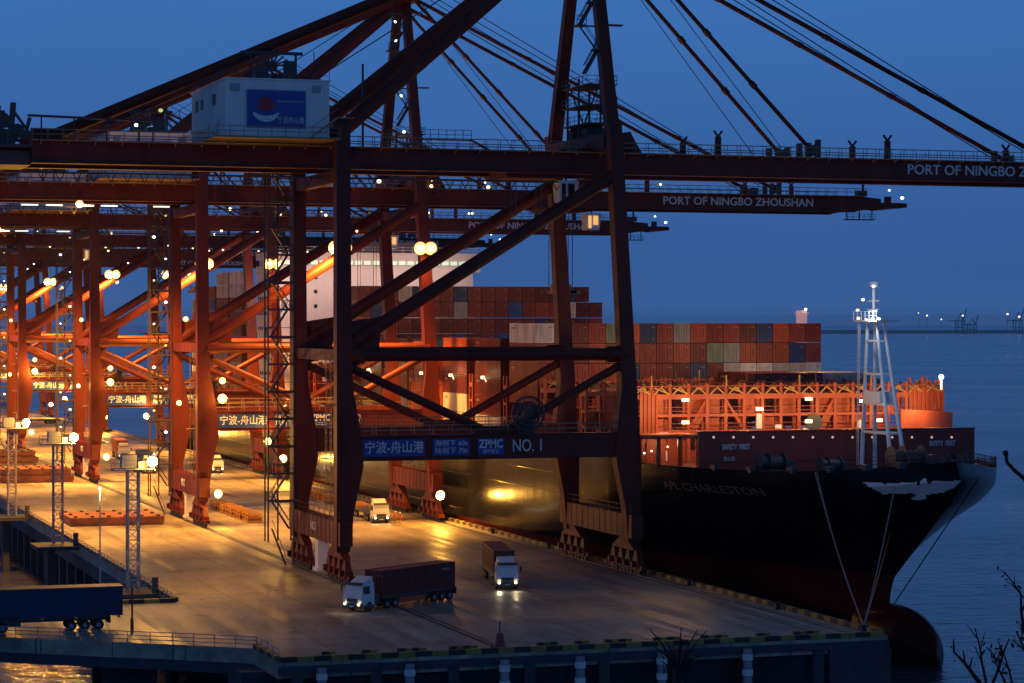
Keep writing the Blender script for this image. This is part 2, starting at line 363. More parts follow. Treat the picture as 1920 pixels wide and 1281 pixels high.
# ================================================================== CRANES
GZ0, GZ1 = 47.3, 49.8          # trolley girder
LF = 21.6                       # far leg offset along the quay
GN, GF = 6.3, 15.3              # girder planes
SH = 2.3 / 37
def wsa(z): return 35 - SH * max(0, z - 13)
def make_crane(label, name='ship_to_shore_crane'):
    t = thing(name, label, 'crane', (68.8, 270.4, 0), 0, 'gantry cranes in a row along the quay')
    cr = M['crane']
    def leg(water, far):
        y = LF if far else 0; b = MB()
        prof = [(3.6, .78, .7), (8, 1.0, .75), (13.2, 1.55, .85), (16.8, 1.42, .85), (22, .95, .8), (30, .86, .8), (GZ0 - .6, .8, .8), (52.4 if not water else 52.8, .8, .8)]
        rings = []
        for z, hw, hv in prof:
            if not water: x0, x1 = -.85, -.85 + 2 * hw
            else: c = wsa(z); x1 = c + .9; x0 = x1 - 2 * hw
            rings.append([(x0, y - hv, z), (x1, y - hv, z), (x1, y + hv, z), (x0, y + hv, z)])
        for r0, r1 in zip(rings, rings[1:]): b.hexa(r0 + r1)
        # stiffener flanges
        for z in (7.4, 13.3, 16.9, 25.0, 26.7, 36, 44):
            c = wsa(z) if water else 0
        o = b.build('leg', cr, t); return o
    for wtr in (0, 1):
        for far in (0, 1): leg(wtr, far)
    for y in (0, LF):
        MB().box(1.9, 33.2, y - .65, y + .65, 13.9, 16.6).box(1.5, 33.5, y - .8, y + .8, 16.6, 16.68).box(1.5, 33.5, y - .8, y + .8, 13.82, 13.9).build('portal_beam', cr, t)
        MB().railing((1.5, y - .75, 16.7), (33, y - .75, 16.7), 1.1, 2.2, .07).railing((1.5, y + .75, 16.7), (33, y + .75, 16.7), 1.1, 2.2, .07).build('handrail', M['rail'], t)
        MB().tube((.5, y, 25.8), (wsa(25.8) - .2, y, 25.8), .72, 14).tube((.6, y, 25.8), (2.4, y, 25.8), 1.0, 14).tube((wsa(25.8) - 2.4, y, 25.8), (wsa(25.8), y, 25.8), .95, 14).build('tie_tube', cr, t, smooth=False)
        b = MB(); b.tube((.8, y, 27.0), (wsa(46.5) - .6, y, 46.6), .78, 14)
        b.add([(.6, y - .12, 24.2), (4.2, y - .12, 25.9), (4.6, y - .12, 30.2), (.6, y - .12, 29.6), (.6, y + .12, 24.2), (4.2, y + .12, 25.9), (4.6, y + .12, 30.2), (.6, y + .12, 29.6)],
              [(0, 1, 2, 3), (7, 6, 5, 4), (0, 4, 5, 1), (1, 5, 6, 2), (2, 6, 7, 3), (3, 7, 4, 0)])
        b.build('diagonal_brace', cr, t)
        MB().tube((.9, y, 24.4), (17.0, y, 17.0), .5, 12).build('diagonal_brace', cr, t)
        MB().tube((wsa(24) - .6, y, 24.6), (19.6, y, 17.0), .5, 12).build('diagonal_brace', cr, t)
        MB().box(15.6, 21.0, y - .5, y + .5, 16.68, 17.5).build('node_plate', cr, t)
    # cross beams along the quay
    for z, wd, hh in ((25.8, 1.1, 1.3), (GZ1 + 1.0, 1.7, 1.9), (GZ0 - 1.2, 1.2, 1.4)):
        for x in (0, wsa(z)):
            MB().box(x - wd / 2, x + wd / 2, .8, LF - .8, z - hh / 2, z + hh / 2).build('cross_beam', cr, t)
    MB().tube((wsa(16), .8, 15.2), (wsa(16), LF - .8, 15.2), .7, 10).build('cross_beam', cr, t)
    for x in (0, 35):
        b = MB(); b.box(x - .75, x + .75, -1.8, LF + 1.8, 4.3, 7.0)
        for k in range(11): b.box(x - .79, x + .79, 1 + k * 2, 1.1 + k * 2, 4.27, 7.04)
        b.railing((x - .7, -1.6, 7.0), (x - .7, LF + 1.6, 7.0), 1.1, 2.4, .06)
        b.build('sill_beam', cr, t)
        for y0 in (-3.2, LF - 6.6):
            bg_ = MB()
            bg_.add([(x - .5, y0 + 4.0, 4.3), (x + .5, y0 + 4.0, 4.3), (x + .5, y0 + 5.8, 4.3), (x - .5, y0 + 5.8, 4.3),
                     (x - .5, y0 + 1.2, 2.9), (x + .5, y0 + 1.2, 2.9), (x + .5, y0 + 8.6, 2.9), (x - .5, y0 + 8.6, 2.9)], [(0, 1, 2, 3), (4, 7, 6, 5), (0, 4, 5, 1), (1, 5, 6, 2), (2, 6, 7, 3), (3, 7, 4, 0)])
            for yc in (y0 + 1.2, y0 + 3.7, y0 + 6.1, y0 + 8.6):
                bg_.box(x - .45, x + .45, yc - 1.0, yc + 1.0, .75, 1.55)
                bg_.hexa([(x - .4, yc - .9, 1.5), (x + .4, yc - .9, 1.5), (x + .4, yc + .9, 1.5), (x - .4, yc + .9, 1.5), (x - .3, yc - .25, 2.9), (x + .3, yc - .25, 2.9), (x + .3, yc + .25, 2.9), (x - .3, yc + .25, 2.9)])
                bg_.box(x - .9, x - .45, yc - .3, yc + .3, 1.0, 1.7)
            bg_.box(x - .35, x + .35, y0 - .9, y0 + .2, .7, 1.2)
            bo = bg_.build('bogie', cr, t)
            for yc in (y0 + .65, y0 + 1.75, y0 + 3.15, y0 + 4.25, y0 + 5.55, y0 + 6.65, y0 + 8.05, y0 + 9.15):
                if 'w' not in WHEEL:
                    me = MB().tube((-.16, 0, 0), (.16, 0, 0), .42, 14).tube((-.2, 0, 0), (.2, 0, 0), .2, 8).mesh('wheel'); me.materials.append(M['crane_dark']); WHEEL['w'] = me
                wo = bpy.data.objects.new('wheel', WHEEL['w']); C.objects.link(wo); wo.parent = bo; wo.location = (x, yc, .48)
    # white equipment cabinet standing on the sill between the bogies
    MB().box(-.6, .6, 9.2, 10.6, .9, 4.2).box(-.8, .8, 8.9, 10.9, .55, .9).build('cable_cabinet', M['white'], t)
    # girders and boom
    for y in (GN, GF):
        b = MB(); b.box(-34, 37.2, y - .65, y + .65, GZ0, GZ1)
        b.box(-34, 37.2, y - .75, y + .75, GZ0 - .09, GZ0)
        b.build('girder', cr, t)
        b = MB(); b.box(37.6, 107, y - .65, y + .65, GZ0, GZ1)
        b.hexa([(107, y - .65, GZ0), (111.5, y - .6, GZ0 + .7), (111.5, y + .6, GZ0 + .7), (107, y + .65, GZ0), (107, y - .65, GZ1), (111.5, y - .6, GZ0 + 2.1), (111.5, y + .6, GZ0 + 2.1), (107, y + .65, GZ1)])
        b.box(111.5, 115.6, y - .5, y + .5, GZ0 + .75, GZ0 + 1.5).box(112.6, 113.4, y - .5, y + .5, GZ0 + 1.5, GZ0 + 2.5)
        b.box(37.6, 107, y - .78, y + .78, GZ0 - .09, GZ0)
        b.build('boom', cr, t)
        yy = y - 1.6 if y == GN else y + .7
        b = MB(); b.box(-34, 108.5, yy, yy + .9, GZ1 - .12, GZ1 - .02)
        b.railing((-34, yy, GZ1), (108.5, yy, GZ1), 1.15, 1.7, .06, 2)
        b.railing((-34, yy + .9, GZ1), (108.5, yy + .9, GZ1), 1.15, 1.7, .05, 2)
        for k in range(47): x = -33 + 3 * k; b.bar((x, y, GZ1 - .6), (x, yy + .1, GZ1 - .15), .12)
        b.build('walkway', M['rail'], t)
    for x in [-33.5, -25, -16] + [42 + 9.6 * k for k in range(8)]: MB().box(x - .35, x + .35, GN + .65, GF - .65, GZ0 + .7, GZ1 - .3).build('cross_tie', cr, t)
    MB().box(115.0, 115.7, GN - 1.5, GF + 1.5, GZ0 + .7, GZ0 + 1.4).build('cross_tie', cr, t)
    b = MB(); b.box(105.5, 110.4, GN - .8, GN + .8, GZ0 - 1.35, GZ0 - 1.2); b.railing((105.5, GN - .8, GZ0 - 1.2), (110.4, GN - .8, GZ0 - 1.2), .8, 1.0, .06)
    for x in (105.7, 108, 110.2): b.bar((x, GN, GZ0 - 1.3), (x, GN, GZ0 + .3), .14)
    b.build('tip_platform', M['crane_dark'], t); b = MB()
    b.bar((108.4, GN - .4, GZ1), (108.4, GN - .4, GZ1 + 2.6), .3).bar((105.8, GN - .4, GZ1 + 2.6), (109.8, GN - .4, GZ1 + 2.6), .18).box(107.4, 109.2, GN - .4, GN + .4, GZ1, GZ1 + .9)
    b.build('tip_mast', M['crane_dark'], t)

    # saddle posts, stay brackets and sheaves on the boom
    b = MB()
    for x in (44, 48.6, 66.6, 71.4, 88, 96):
        for y in (GN,):
            hh = 2.3 if x in (48.6, 71.4) else 1.5
            b.box(x - .3, x + .3, y - .3, y + .3, GZ1, GZ1 + hh)
            b.bar((x, y, GZ1 + hh), (x - .55, y, GZ1 + hh + .7), .22).bar((x, y, GZ1 + hh), (x + .55, y, GZ1 + hh + .7), .22)
            b.build('stay_rest', cr, t); b = MB()
    b = MB()
    for x in (61, 93):
        for y in (GN, GF):
            for dx in (-1.6, -.4, .9): b.box(x + dx - .25, x + dx + .25, y - .4, y + .4, GZ1, GZ1 + random.uniform(1.2, 2.3))
            b.tube((x + .2, y - .5, GZ1 + .9), (x + .2, y + .5, GZ1 + .9), .7, 12)
            b.build('stay_anchor', M['crane_dark'], t); b = MB()
    # boom hinge and sheave tower at the water side legs
    b = MB()
    for y in (GN, GF):
        b.hexa([(30, y - .55, GZ1), (38.5, y - .55, GZ1), (38.5, y + .55, GZ1), (30, y + .55, GZ1), (33.5, y - .5, GZ1 + 2.0), (37, y - .5, GZ1 + 2.6), (37, y + .5, GZ1 + 2.6), (33.5, y + .5, GZ1 + 2.0)])
        b.tube((37.4, y - .8, GZ1 - .6), (37.4, y + .8, GZ1 - .6), .8, 14)
        b.build('boom_hinge', cr, t); b = MB()
    b = MB()
    for (px_, py_) in ((31.6, 9), (34.4, 9), (31.6, 13), (34.4, 13)): b.bar((px_, py_, GZ1 + 1.9), (px_, py_, GZ1 + 9), .22)
    for z in (GZ1 + 3.4, GZ1 + 5.6, GZ1 + 8):
        b.box(31.2, 35, 5, 14, z, z + .12); b.railing((31.2, 5, z), (35, 5, z), 1.1, 1.3, .06).railing((35, 5, z), (35, 14, z), 1.1, 1.5, .06).railing((31.2, 5, z), (31.2, 14, z), 1.1, 1.5, .06)
    b.tube((33, 7, GZ1 + 2.4), (33, 9, GZ1 + 2.4), 1.2, 14).tube((33, 12, GZ1 + 2.4), (33, 14, GZ1 + 2.4), 1.2, 14)
    b.bar((31.6, 9, GZ1 + 1.9), (34.4, 9, GZ1 + 9), .16).bar((34.4, 13, GZ1 + 1.9), (31.6, 13, GZ1 + 9), .16)
    b.build('sheave_platform', M['crane_dark'], t)
    # A frame
    AZ = 79
    for y, ya in ((0, 8.9), (LF, 12.7)):
        MB().bar((wsa(50), y, 50), (33, ya, AZ), 1.5, 1.4, 1.2, 1.2).build('mast_leg', cr, t)
        MB().tube((.2, y, 51.4), (32.2, ya, AZ - .8), .95, 12).build('a_frame_strut', cr, t)
    MB().box(31.8, 34.2, 5.8, 15.8, AZ - 1, AZ + .6).tube((33, 6.4, AZ + 1.2), (33, 15.2, AZ + 1.2), 1.0, 14).build('apex_beam', cr, t)
    for y, ya in ((GN, 7.2), (GF, 14.4)):
        MB().tube((-32.4, y, GZ1 + .2), (32.3, ya, AZ - .5), .62, 12).build('backstay', cr, t)
        MB().box(-34, -30.5, y - .5, y + .5, GZ1, GZ1 + 1.3).build('stay_bracket', cr, t)
        for x, r in ((61, .17), (93, .22)):
            b = MB(); c = MB()
            A, B = Vector((33.6, ya, AZ - .3)), Vector((x, y, GZ1 + .9))
            for s_ in (-.26, .26):
                b.tube(A + Vector((0, s_, 0)), B + Vector((0, s_, 0)), r, 8)
            for q in (.31, .5, .72): p = A.lerp(B, q); b.bar(p - (B - A).normalized() * .45, p + (B - A).normalized() * .45, .8, .5)
            if x == 93:
                for dz in (1.0, 1.7): MB().tube(A + Vector((0, 0, dz * 2)), B + Vector((-2.5, 0, dz * .5)), .07, 6).build('hoist_rope', M['cable'], t)
            else: c.tube(A + Vector((0, .6, 1.2)), B + Vector((-4, 0, .2)), .05, 6)
            b.build('forestay', cr, t)
            if c.v: c.build('hoist_rope', M['cable'], t)
    for ya in (10, 11): MB().tube((-2, ya, 57), (32.4, ya + .5, AZ + .4), .045, 5).build('hoist_rope', M['cable'], t)
    # mast stairs zigzag on the land side of the near mast leg
    b = MB(); z = GZ1 + 9; k = 0
    while z < AZ - 3:
        f = (z - 50) / (AZ - 50); yn = 8.9 * f; xa_, xb_ = (30.0, 31.9) if k % 2 == 0 else (31.9, 30.0)
        b.bar((xa_, yn, z), (xb_, yn + .8, z + 2.9), .6, .2)
        for s_ in (-.3, .3): b.bar((xa_, yn + s_, z + 1), (xb_, yn + .8 + s_, z + 3.9), .08)
        b.box(xb_ - .6, xb_ + .6, yn - .1, yn + 1.4, z + 2.8, z + 3.0); b.railing((xb_ - .6, yn - .1, z + 3), (xb_ + .6, yn - .1, z + 3), 1.1, .6, .07)
        b.bar((xb_, yn + .6, z + 2.9), (32.6, yn + .5, z + 2.9), .18)
        if k % 2: b.box(33.4, 35.2, yn - .2, yn + .8, z + 3, z + 3.15)
        z += 2.9; k += 1
    b.build('mast_stair', M['crane_dark'], t)
    # stair tower beside the far land side leg
    b = MB(); z = 4.6; k = 0; xa, xb = -3.4, -1.3
    for (x, y) in ((-3.95, LF - .9), (-3.95, LF + .9), (-.75, LF - .9), (-.75, LF + .9), (-2.35, LF + .9)): b.bar((x, y, 3), (x, y, 50), .17)
    b.bar((-1.6, LF + .3, 0.1), (-3.3, LF + .3, 4.6), .1, .1).bar((-1.6, LF - .3, 0.1), (-3.3, LF - .3, 4.6), .1, .1).bar((-1.6, LF - .3, 1.1), (-3.3, LF - .3, 5.6), .06)
    for q in range(12): b.bar((-1.6 - q * .142, LF - .3, .2 + q * .37), (-1.6 - q * .142, LF + .3, .2 + q * .37), .2, .05)
    while z < 49:
        x0, x1 = (xa, xb) if k % 2 else (xb, xa)
        b.bar((x0, LF + (.4 if k % 2 else -.4), z), (x1, LF + (.4 if k % 2 else -.4), z + 3.3), .7, .15)
        for s_ in (-.3, .3): b.bar((x0, LF + (.4 if k % 2 else -.4) + s_, z + 1), (x1, LF + (.4 if k % 2 else -.4) + s_, z + 4.3), .07)
        b.box(-3.95, -.75, LF - .95, LF - .85, z + 3.3, z + 3.5).box(-3.95, -.75, LF - .93, LF - .87, z + 4.45, z + 4.52).box(-3.95, -.75, LF - .9, LF - .2, z + 3.25, z + 3.3)
        b.box(x1 - .55, x1 + .55, LF - .9, LF + .9, z + 3.25, z + 3.45).bar((x1 + .5, LF, z + 3.2), (-.8, LF, z + 3.2), .14)
        b.railing((x1 - .55, LF - .9, z + 3.4), (x1 + .55, LF - .9, z + 3.4), 1.1, .55, .06).railing((x1 - .55, LF - .9, z + 3.4), (x1 - .55, LF + .9, z + 3.4), 1.1, .6, .06)
        z += 3.3; k += 1
    b.build('stair_tower', M['crane_dark'], t)
    b = MB()      # caged ladder between the land side legs
    for z_ in range(8, 26): b.bar((-.75, 2.0, z_), (-.75, 2.7, z_), .06); b.bar((-1.3, 2.0, z_), (-1.3, 2.7, z_), .05)
    for y_ in (2.0, 2.7): b.bar((-.75, y_, 7), (-.75, y_, 26), .07); b.bar((-1.3, y_, 8), (-1.3, y_, 26), .05)
    for z_ in (9, 14, 20): b.box(-1.7, -.6, 1.6, 3.4, z_, z_ + .1)
    b.build('ladder', M['rail'], t)
    # cable reel on the portal
    b = MB(); n = 26
    for i in range(n):
        a0, a1 = 2 * math.pi * i / n, 2 * math.pi * (i + 1) / n
        for rr_ in (1.95, 1.35):
            b.bar((21.7 + rr_ * math.cos(a0), -1.4, 19.0 + rr_ * math.sin(a0)), (21.7 + rr_ * math.cos(a1), -1.4, 19.0 + rr_ * math.sin(a1)), .22, .22)
        b.bar((21.7 + .4 * math.cos(a0), -1.4, 19.0 + .4 * math.sin(a0)), (21.7 + 1.95 * math.cos(a0), -1.4, 19.0 + 1.95 * math.sin(a0)), .09)
    b.tube((21.7, -1.7, 19), (21.7, -.2, 19), .45, 12).box(20.8, 22.6, -.9, -.2, 16.6, 17.6)
    b.bar((21, -.5, 17), (21.7, -.5, 19), .3).bar((22.4, -.5, 17), (21.7, -.5, 19), .3)
    b.build('cable_reel', M['crane_dark'], t)
    # machinery house on the land side girder
    y0, y1, x0, x1 = -.4, 19.6, -13.4, -1.6
    b = MB(); b.box(x0, x1, y0, y1, GZ1 + .45, 56.6); k = x0 + .3
    while k < x1 - .2: b.box(k, k + .12, y0 - .05, y0, GZ1 + .6, 56.4); k += .42
    k = y0 + .3
    while k < y1 - .2: b.box(x0 - .05, x0, k, k + .12, GZ1 + .6, 56.4); k += .42
    b.box(x0 - .15, x1 + .15, y0 - .15, y1 + .15, 56.6, 56.75)
    mh = b.build('machinery_house', M['white'], t)
    for dy in (3.0, 9.0): MB().box(x0 - .09, x0 - .05, dy, dy + 1.0, GZ1 + .5, GZ1 + 2.6).build('door', M['steel'], mh)
    for dy in (5.2, 12.2, 15.4): MB().box(x0 - .12, x0 - .05, dy, dy + 1.6, 54.2, 55.4).build('vent', M['crane_dark'], mh)
    for dx in (-12.9, -3.6): MB().box(dx, dx + 1.0, y0 - .12, y0 - .05, 55.3, 56.1).build('vent', M['steel'], mh)
    sx0, sx1, sz0, sz1 = -11.0, -4.4, 51.35, 55.4
    MB().box(sx0 - .12, sx1 + .12, y0 - .1, y0 - .05, sz0 - .12, sz1 + .12).build('sign_frame', M['steel'], mh)
    MB().box(sx0, sx1, y0 - .18, y0 - .06, sz0, sz1).build('signboard', M['blue'], mh)
    cxs, czs = sx0 + 2.1, sz0 + 1.75
    def disc_part(z_lo, z_hi, m_, nm, rx=1.15, rz_=1.35, dy=.2, cut=None):
        bb = MB(); P = []
        for i in range(41):
            a = 2 * math.pi * i / 40; x_, z_ = rx * math.cos(a), rz_ * math.sin(a)
            z_ = min(z_hi, max(z_lo, z_)); P.append((cxs + x_, y0 - dy, czs + z_))
        bb.add(P, [tuple(range(41))]); bb.build(nm, m_, mh)
    bb = MB(); bb.add([(cxs - .8 + .2 * math.cos(a) * 1.0 + .8, y0 - .2, czs + 1.15 + .0) for a in ()], [])
    P = [(cxs + .98 * math.cos(R(a)) , y0 - .2, czs + .45 + 1.15 * math.sin(R(a))) for a in range(-8, 190, 9)] + [(cxs - .7, y0 - .2, czs + .1), (cxs, y0 - .2, czs - .08), (cxs + .7, y0 - .2, czs + .1)]
    bb = MB(); bb.add(P, [tuple(range(len(P)))]); bb.build('port_logo', M['logo_red'], mh)
    P = [(cxs + 1.5 * math.cos(R(a)), y0 - .2, czs - .05 + 1.15 * math.sin(R(a))) for a in range(182, 360, 8)] + [(cxs + .8, y0 - .2, czs - .42), (cxs, y0 - .2, czs - .55), (cxs - .8, y0 - .2, czs - .42)]
    bb = MB(); bb.add(P, [tuple(range(len(P)))]); bb.build('port_logo', M['letter'], mh)
    text('NINGBO ZHOUSHAN PORT', .34, M['letter'], mh, (sx0 + 3.4, y0 - .2, sz0 + 2.85), width=3.0)
    text('宁波舟山港', .85, M['letter'], mh, (sx0 + 3.4, y0 - .2, sz0 + .75), width=3.0)
    b = MB(); b.box(x0 - 1.4, x1 + .9, y0 - 1.6, y1 + 1.2, GZ1 + .2, GZ1 + .4)
    b.railing((x0 - 1.4, y0 - 1.5, GZ1 + .4), (x1 + .9, y0 - 1.5, GZ1 + .4), 1.1, 1.5, .06).railing((x0 - 1.4, y0 - 1.5, GZ1 + .4), (x0 - 1.4, y1 + 1.2, GZ1 + .4), 1.1, 1.5, .06)
    b.bar((-4.0, y0 - 1.2, GZ1 + .4), (-1.0, y0 - 1.2, GZ1 + 2.6), .8, .15).bar((-4.0, y0 - 1.6, GZ1 + 1.5), (-1.0, y0 - 1.6, GZ1 + 3.7), .07)
    b.box(-1.1, .9, y0 - 1.7, y0 - .5, GZ1 + 2.6, GZ1 + 2.7)
    b.build('house_platform', M['rail'], t)
    b = MB(); b.railing((x0, y0, 56.75), (x1, y0, 56.75), 1.0, 1.5, .05).railing((x0, y0, 56.75), (x0, y1, 56.75), 1.0, 1.6, .05)
    b.box(-9.5, -8, 2, 4, 56.75, 58.2).box(-6.8, -4.6, 6, 9, 56.75, 58.0).box(-6.2, -5, 1.5, 2.6, 56.75, 59.0)
    b.bar((-9.4, 5, 56.75), (-9.4, 5, 60.2), .25).bar((-4.2, 5, 56.75), (-4.2, 5, 60.2), .25).bar((-10.6, 5, 60.2), (-3.4, 5, 60.2), .35)
    for k in range(9):
        a = R(20 * k + 10); b.bar((-7.2, 4, 58.6), (-7.2 + 2.1 * math.cos(a), 4, 58.6 + 1.5 * math.sin(a)), .18)
    b.tube((-7.2, 3.6, 58.6), (-7.2, 4.4, 58.6), .6, 12)
    b.bar((-9.8, .3, 56.8), (-9.8, .3, 59.4), .09).bar((-3.2, .3, 56.8), (-3.2, .3, 60), .09).bar((-2.6, .3, 56.8), (-2.6, .3, 59.2), .09)
    b.build('roof_equipment', M['crane_dark'], t)
    # land end sheave frame, cable gallery
    b = MB()
    for y in (GN - .8, GF + .8):
        b.bar((-38.2, y, GZ1 - 1), (-37.6, y, GZ1 + 3.6), .5).bar((-36.4, y, GZ1 - 1), (-36.0, y, GZ1 + 4.0), .6).bar((-34.8, y, GZ1), (-34.2, y, GZ1 + 2.4), .4)
        b.bar((-38.2, y, GZ1 + 1.0), (-34, y, GZ1 + .6), .4).bar((-36.2, y, GZ1 + 3.4), (-34.2, y, GZ1 + .6), .3)
        b.tube((-37.2, y - .2, GZ1 + 2), (-37.2, y + .2, GZ1 + 2), .9, 12).tube((-35.6, y - .2, GZ1 + .9), (-35.6, y + .2, GZ1 + .9), .8, 12)
    b.box(-39.5, -34, GN - 1.5, GF + 1.5, GZ1 - .9, GZ1 - .6).box(-39, -34, GN, GF, GZ0 - .3, GZ1 - 1.2)
    b.railing((-39.5, GN - 1.5, GZ1 - .6), (-34, GN - 1.5, GZ1 - .6), 1.1, 1.3, .06)
    b.bar((-34.5, GN - 1.3, GZ1 + 2.6), (-20.5, GN - 1.3, GZ1 + 2.3), .3, .25)
    for x in (-33, -29.4, -25.8, -22.2, -20.6): b.bar((x, GN - 1.3, GZ1), (x, GN - 1.3, GZ1 + 2.5), .16)
    b.build('end_sheave_frame', M['crane_dark'], t)
    b = MB()
    for x in (-2.2, 4): MB().bar((x, GN - .2, GZ1 + .1), (x, GN - .2, GZ1 + 4.6 + (x + 10) * .36), .22).build('stay_post', M['crane_dark'], t)
    # raised gangway arches over the girder
    b.railing((11, GN - .7, GZ1 + 1.1), (17, GN - .7, GZ1 + 1.1), 1.1, 1.0, .06).box(11, 17, GN - .8, GN + .2, GZ1 + 1.0, GZ1 + 1.1)
    b.bar((8.6, GN - .5, GZ1), (11, GN - .5, GZ1 + 1.1), .9, .12).bar((17, GN - .5, GZ1 + 1.1), (19.2, GN - .5, GZ1), .9, .12)
    b.build('girder_gangway', M['crane_dark'], t)
    # cable festoon / under girder gallery
    b = MB(); b.box(-34, 36, GN + 1.3, GN + 1.5, GZ0 - 1.1, GZ0 - .9)
    for k in range(36): x = -33 + k * 1.9; b.tube((x, GN + 1.4, GZ0 - 1.0), (x + .5, GN + 1.4, GZ0 - 2.0), .06, 5).tube((x + .5, GN + 1.4, GZ0 - 2.0), (x + 1.0, GN + 1.4, GZ0 - 1.0), .06, 5)
    b.build('cable_festoon', M['cable'], t)
    return t
WHEEL = {}
def add_trolley(t, a, drop, spreader=True, lit='g_cab'):
    tr = MB(); tr.box(a - 3.6, a + 3.6, GN + .9, GF - .9, GZ0 - .6, GZ0 + .5).box(a - 2.6, a + 2.6, GN + 1.5, GF - 1.5, GZ0 + .5, GZ0 + 2)
    tr.bar((a + 4.2, GN + 2, GZ0), (a + 4.2, GN + 2, GZ0 - 2), .2)
    tro = tr.build('trolley', M['crane'], t)
    cb = MB(); cb.hexa([(a + 3.2, GN + 1.2, GZ0 - 3.4), (a + 5.2, GN + 1.2, GZ0 - 3.4), (a + 5.2, GN + 3.4, GZ0 - 3.4), (a + 3.2, GN + 3.4, GZ0 - 3.4), (a + 3.0, GN + 1.2, GZ0 - .8), (a + 5.6, GN + 1.2, GZ0 - .8), (a + 5.6, GN + 3.4, GZ0 - .8), (a + 3.0, GN + 3.4, GZ0 - .8)])
    cbo = cb.build('operator_cab', M['white'], t)
    MB().box(a + 3.4, a + 3.9, GN + 1.12, GN + 1.17, GZ0 - 3.1, GZ0 - 1.2).box(a + 4.2, a + 5.0, GN + 1.12, GN + 1.17, GZ0 - 2.6, GZ0 - 1.2).build('window', M[lit], cbo)
    for dx in (-1.6, 1.6):
        for dy in (-1, 1): MB().tube((a + dx, 10.8 + dy, GZ0 - .5), (a + dx, 10.8 + dy, drop + 1.2), .06, 5).build('hoist_rope', M['cable'], t)
    if spreader:
        b = MB(); b.box(a - 1.1, a + 1.1, 8.8, 12.8, drop + .5, drop + 1.4).box(a - .5, a + .5, 4.8, 16.8, drop, drop + .5)
        for y in (4.8, 16.4): b.box(a - 1.2, a + 1.2, y, y + .4, drop - .1, drop + .5)
        b.build('spreader', M['lash'], t)
def lamp_fix(t, loc, kind='g_sod', r=.42, energy=None, col=SOD, off=(0, -.7, 0), name='floodlight', spot=None, rot=None):
    r *= .8; b = MB(); x, y, z = loc; b.box(x - r * 1.1, x + r * 1.1, y + .12, y + .62, z - r * .9, z + r * .9)
    b.bar((x, y + .5, z), (x, y + .9, z + .6), .12)
    h = b.build(name, M['crane_dark'], t); bulb(kind, r * .9, h, (x, y - .1, z), 'bulb')
    if kind == 'g_sod': MB().tube((x, y + .02, z), (x, y + .1, z), r * 1.7, 18).build('lens', M['g_halo'], h)  # glowing disc added behind the bulb as a glare halo
    if energy: light(h, (x + off[0], y + off[1], z + off[2]), energy, col, 2.4 if spot else .4, spot, rot)
    return h
crane1 = make_crane('nearest and darkest red gantry crane, unlit, with NO. 1 on its portal beam')
V0 = {2: 352.4, 3: 455.0, 4: 563.0, 5: 668.0, 6: 775.0}
LBL = {2: 'second red gantry crane in the row, with bright lamps high on its braces',
       3: 'third red gantry crane in the row, its yellow-lit leg beside hatch covers',
       4: 'fourth red gantry crane in the row, its legs near the left edge of the photo',
       5: 'fifth red gantry crane in the row, seen small between the legs of the nearer cranes',
       6: 'farthest red gantry crane in the row, mostly hidden behind the others'}
cranes = {1: crane1}
for k in range(2, 7):
    c = copy_tree(crane1); c.location = (68.8, V0[k], 0); c['label'] = LBL[k]; cranes[k] = c
for k, c in cranes.items():
    y = -.66; zc = 15.25
    def Q(px): return PU(px, 269.7) - 68.8
    for a0, a1 in ((680, 796), (812, 880), (896, 945)):
        MB().box(Q(a0), Q(a1), y - .06, y, zc - .95, zc + .95).build('signboard', M['blue'], c)
    text('宁波-舟山港', 1.45, M['letter'], c, (Q(683), y - .09, zc), width=Q(793) - Q(683), bold=.012)
    text('海侧下 60t', .78, M['letter'], c, (Q(815), y - .09, zc + .42), width=Q(876) - Q(815))
    text('陆侧下 70t', .78, M['letter'], c, (Q(815), y - .09, zc - .42), width=Q(876) - Q(815))
    text('ZPMC', 1.35, M['letter'], c, (Q(898), y - .09, zc + .28), width=Q(943) - Q(898), bold=.03)
    text('振华重工', .5, M['letter'], c, (Q(905), y - .09, zc - .58), width=Q(935) - Q(905))
    text('NO. %d' % k, 2.0, M['letter'], c, (Q(960), y - .03, zc), width=Q(1014) - Q(960), bold=.01)
    text('PORT OF NINGBO ZHOUSHAN', 1.75, M['letter'], c, (142.6 - 68.8, GN - .67, GZ0 + 1.22), width=25.6, bold=.025)
    text('NO.%d' % k, 1.5, M['letter'], c, (-.78, LF - 9.4, 5.7), rot=(R(90), 0, R(-90)), width=2.6)
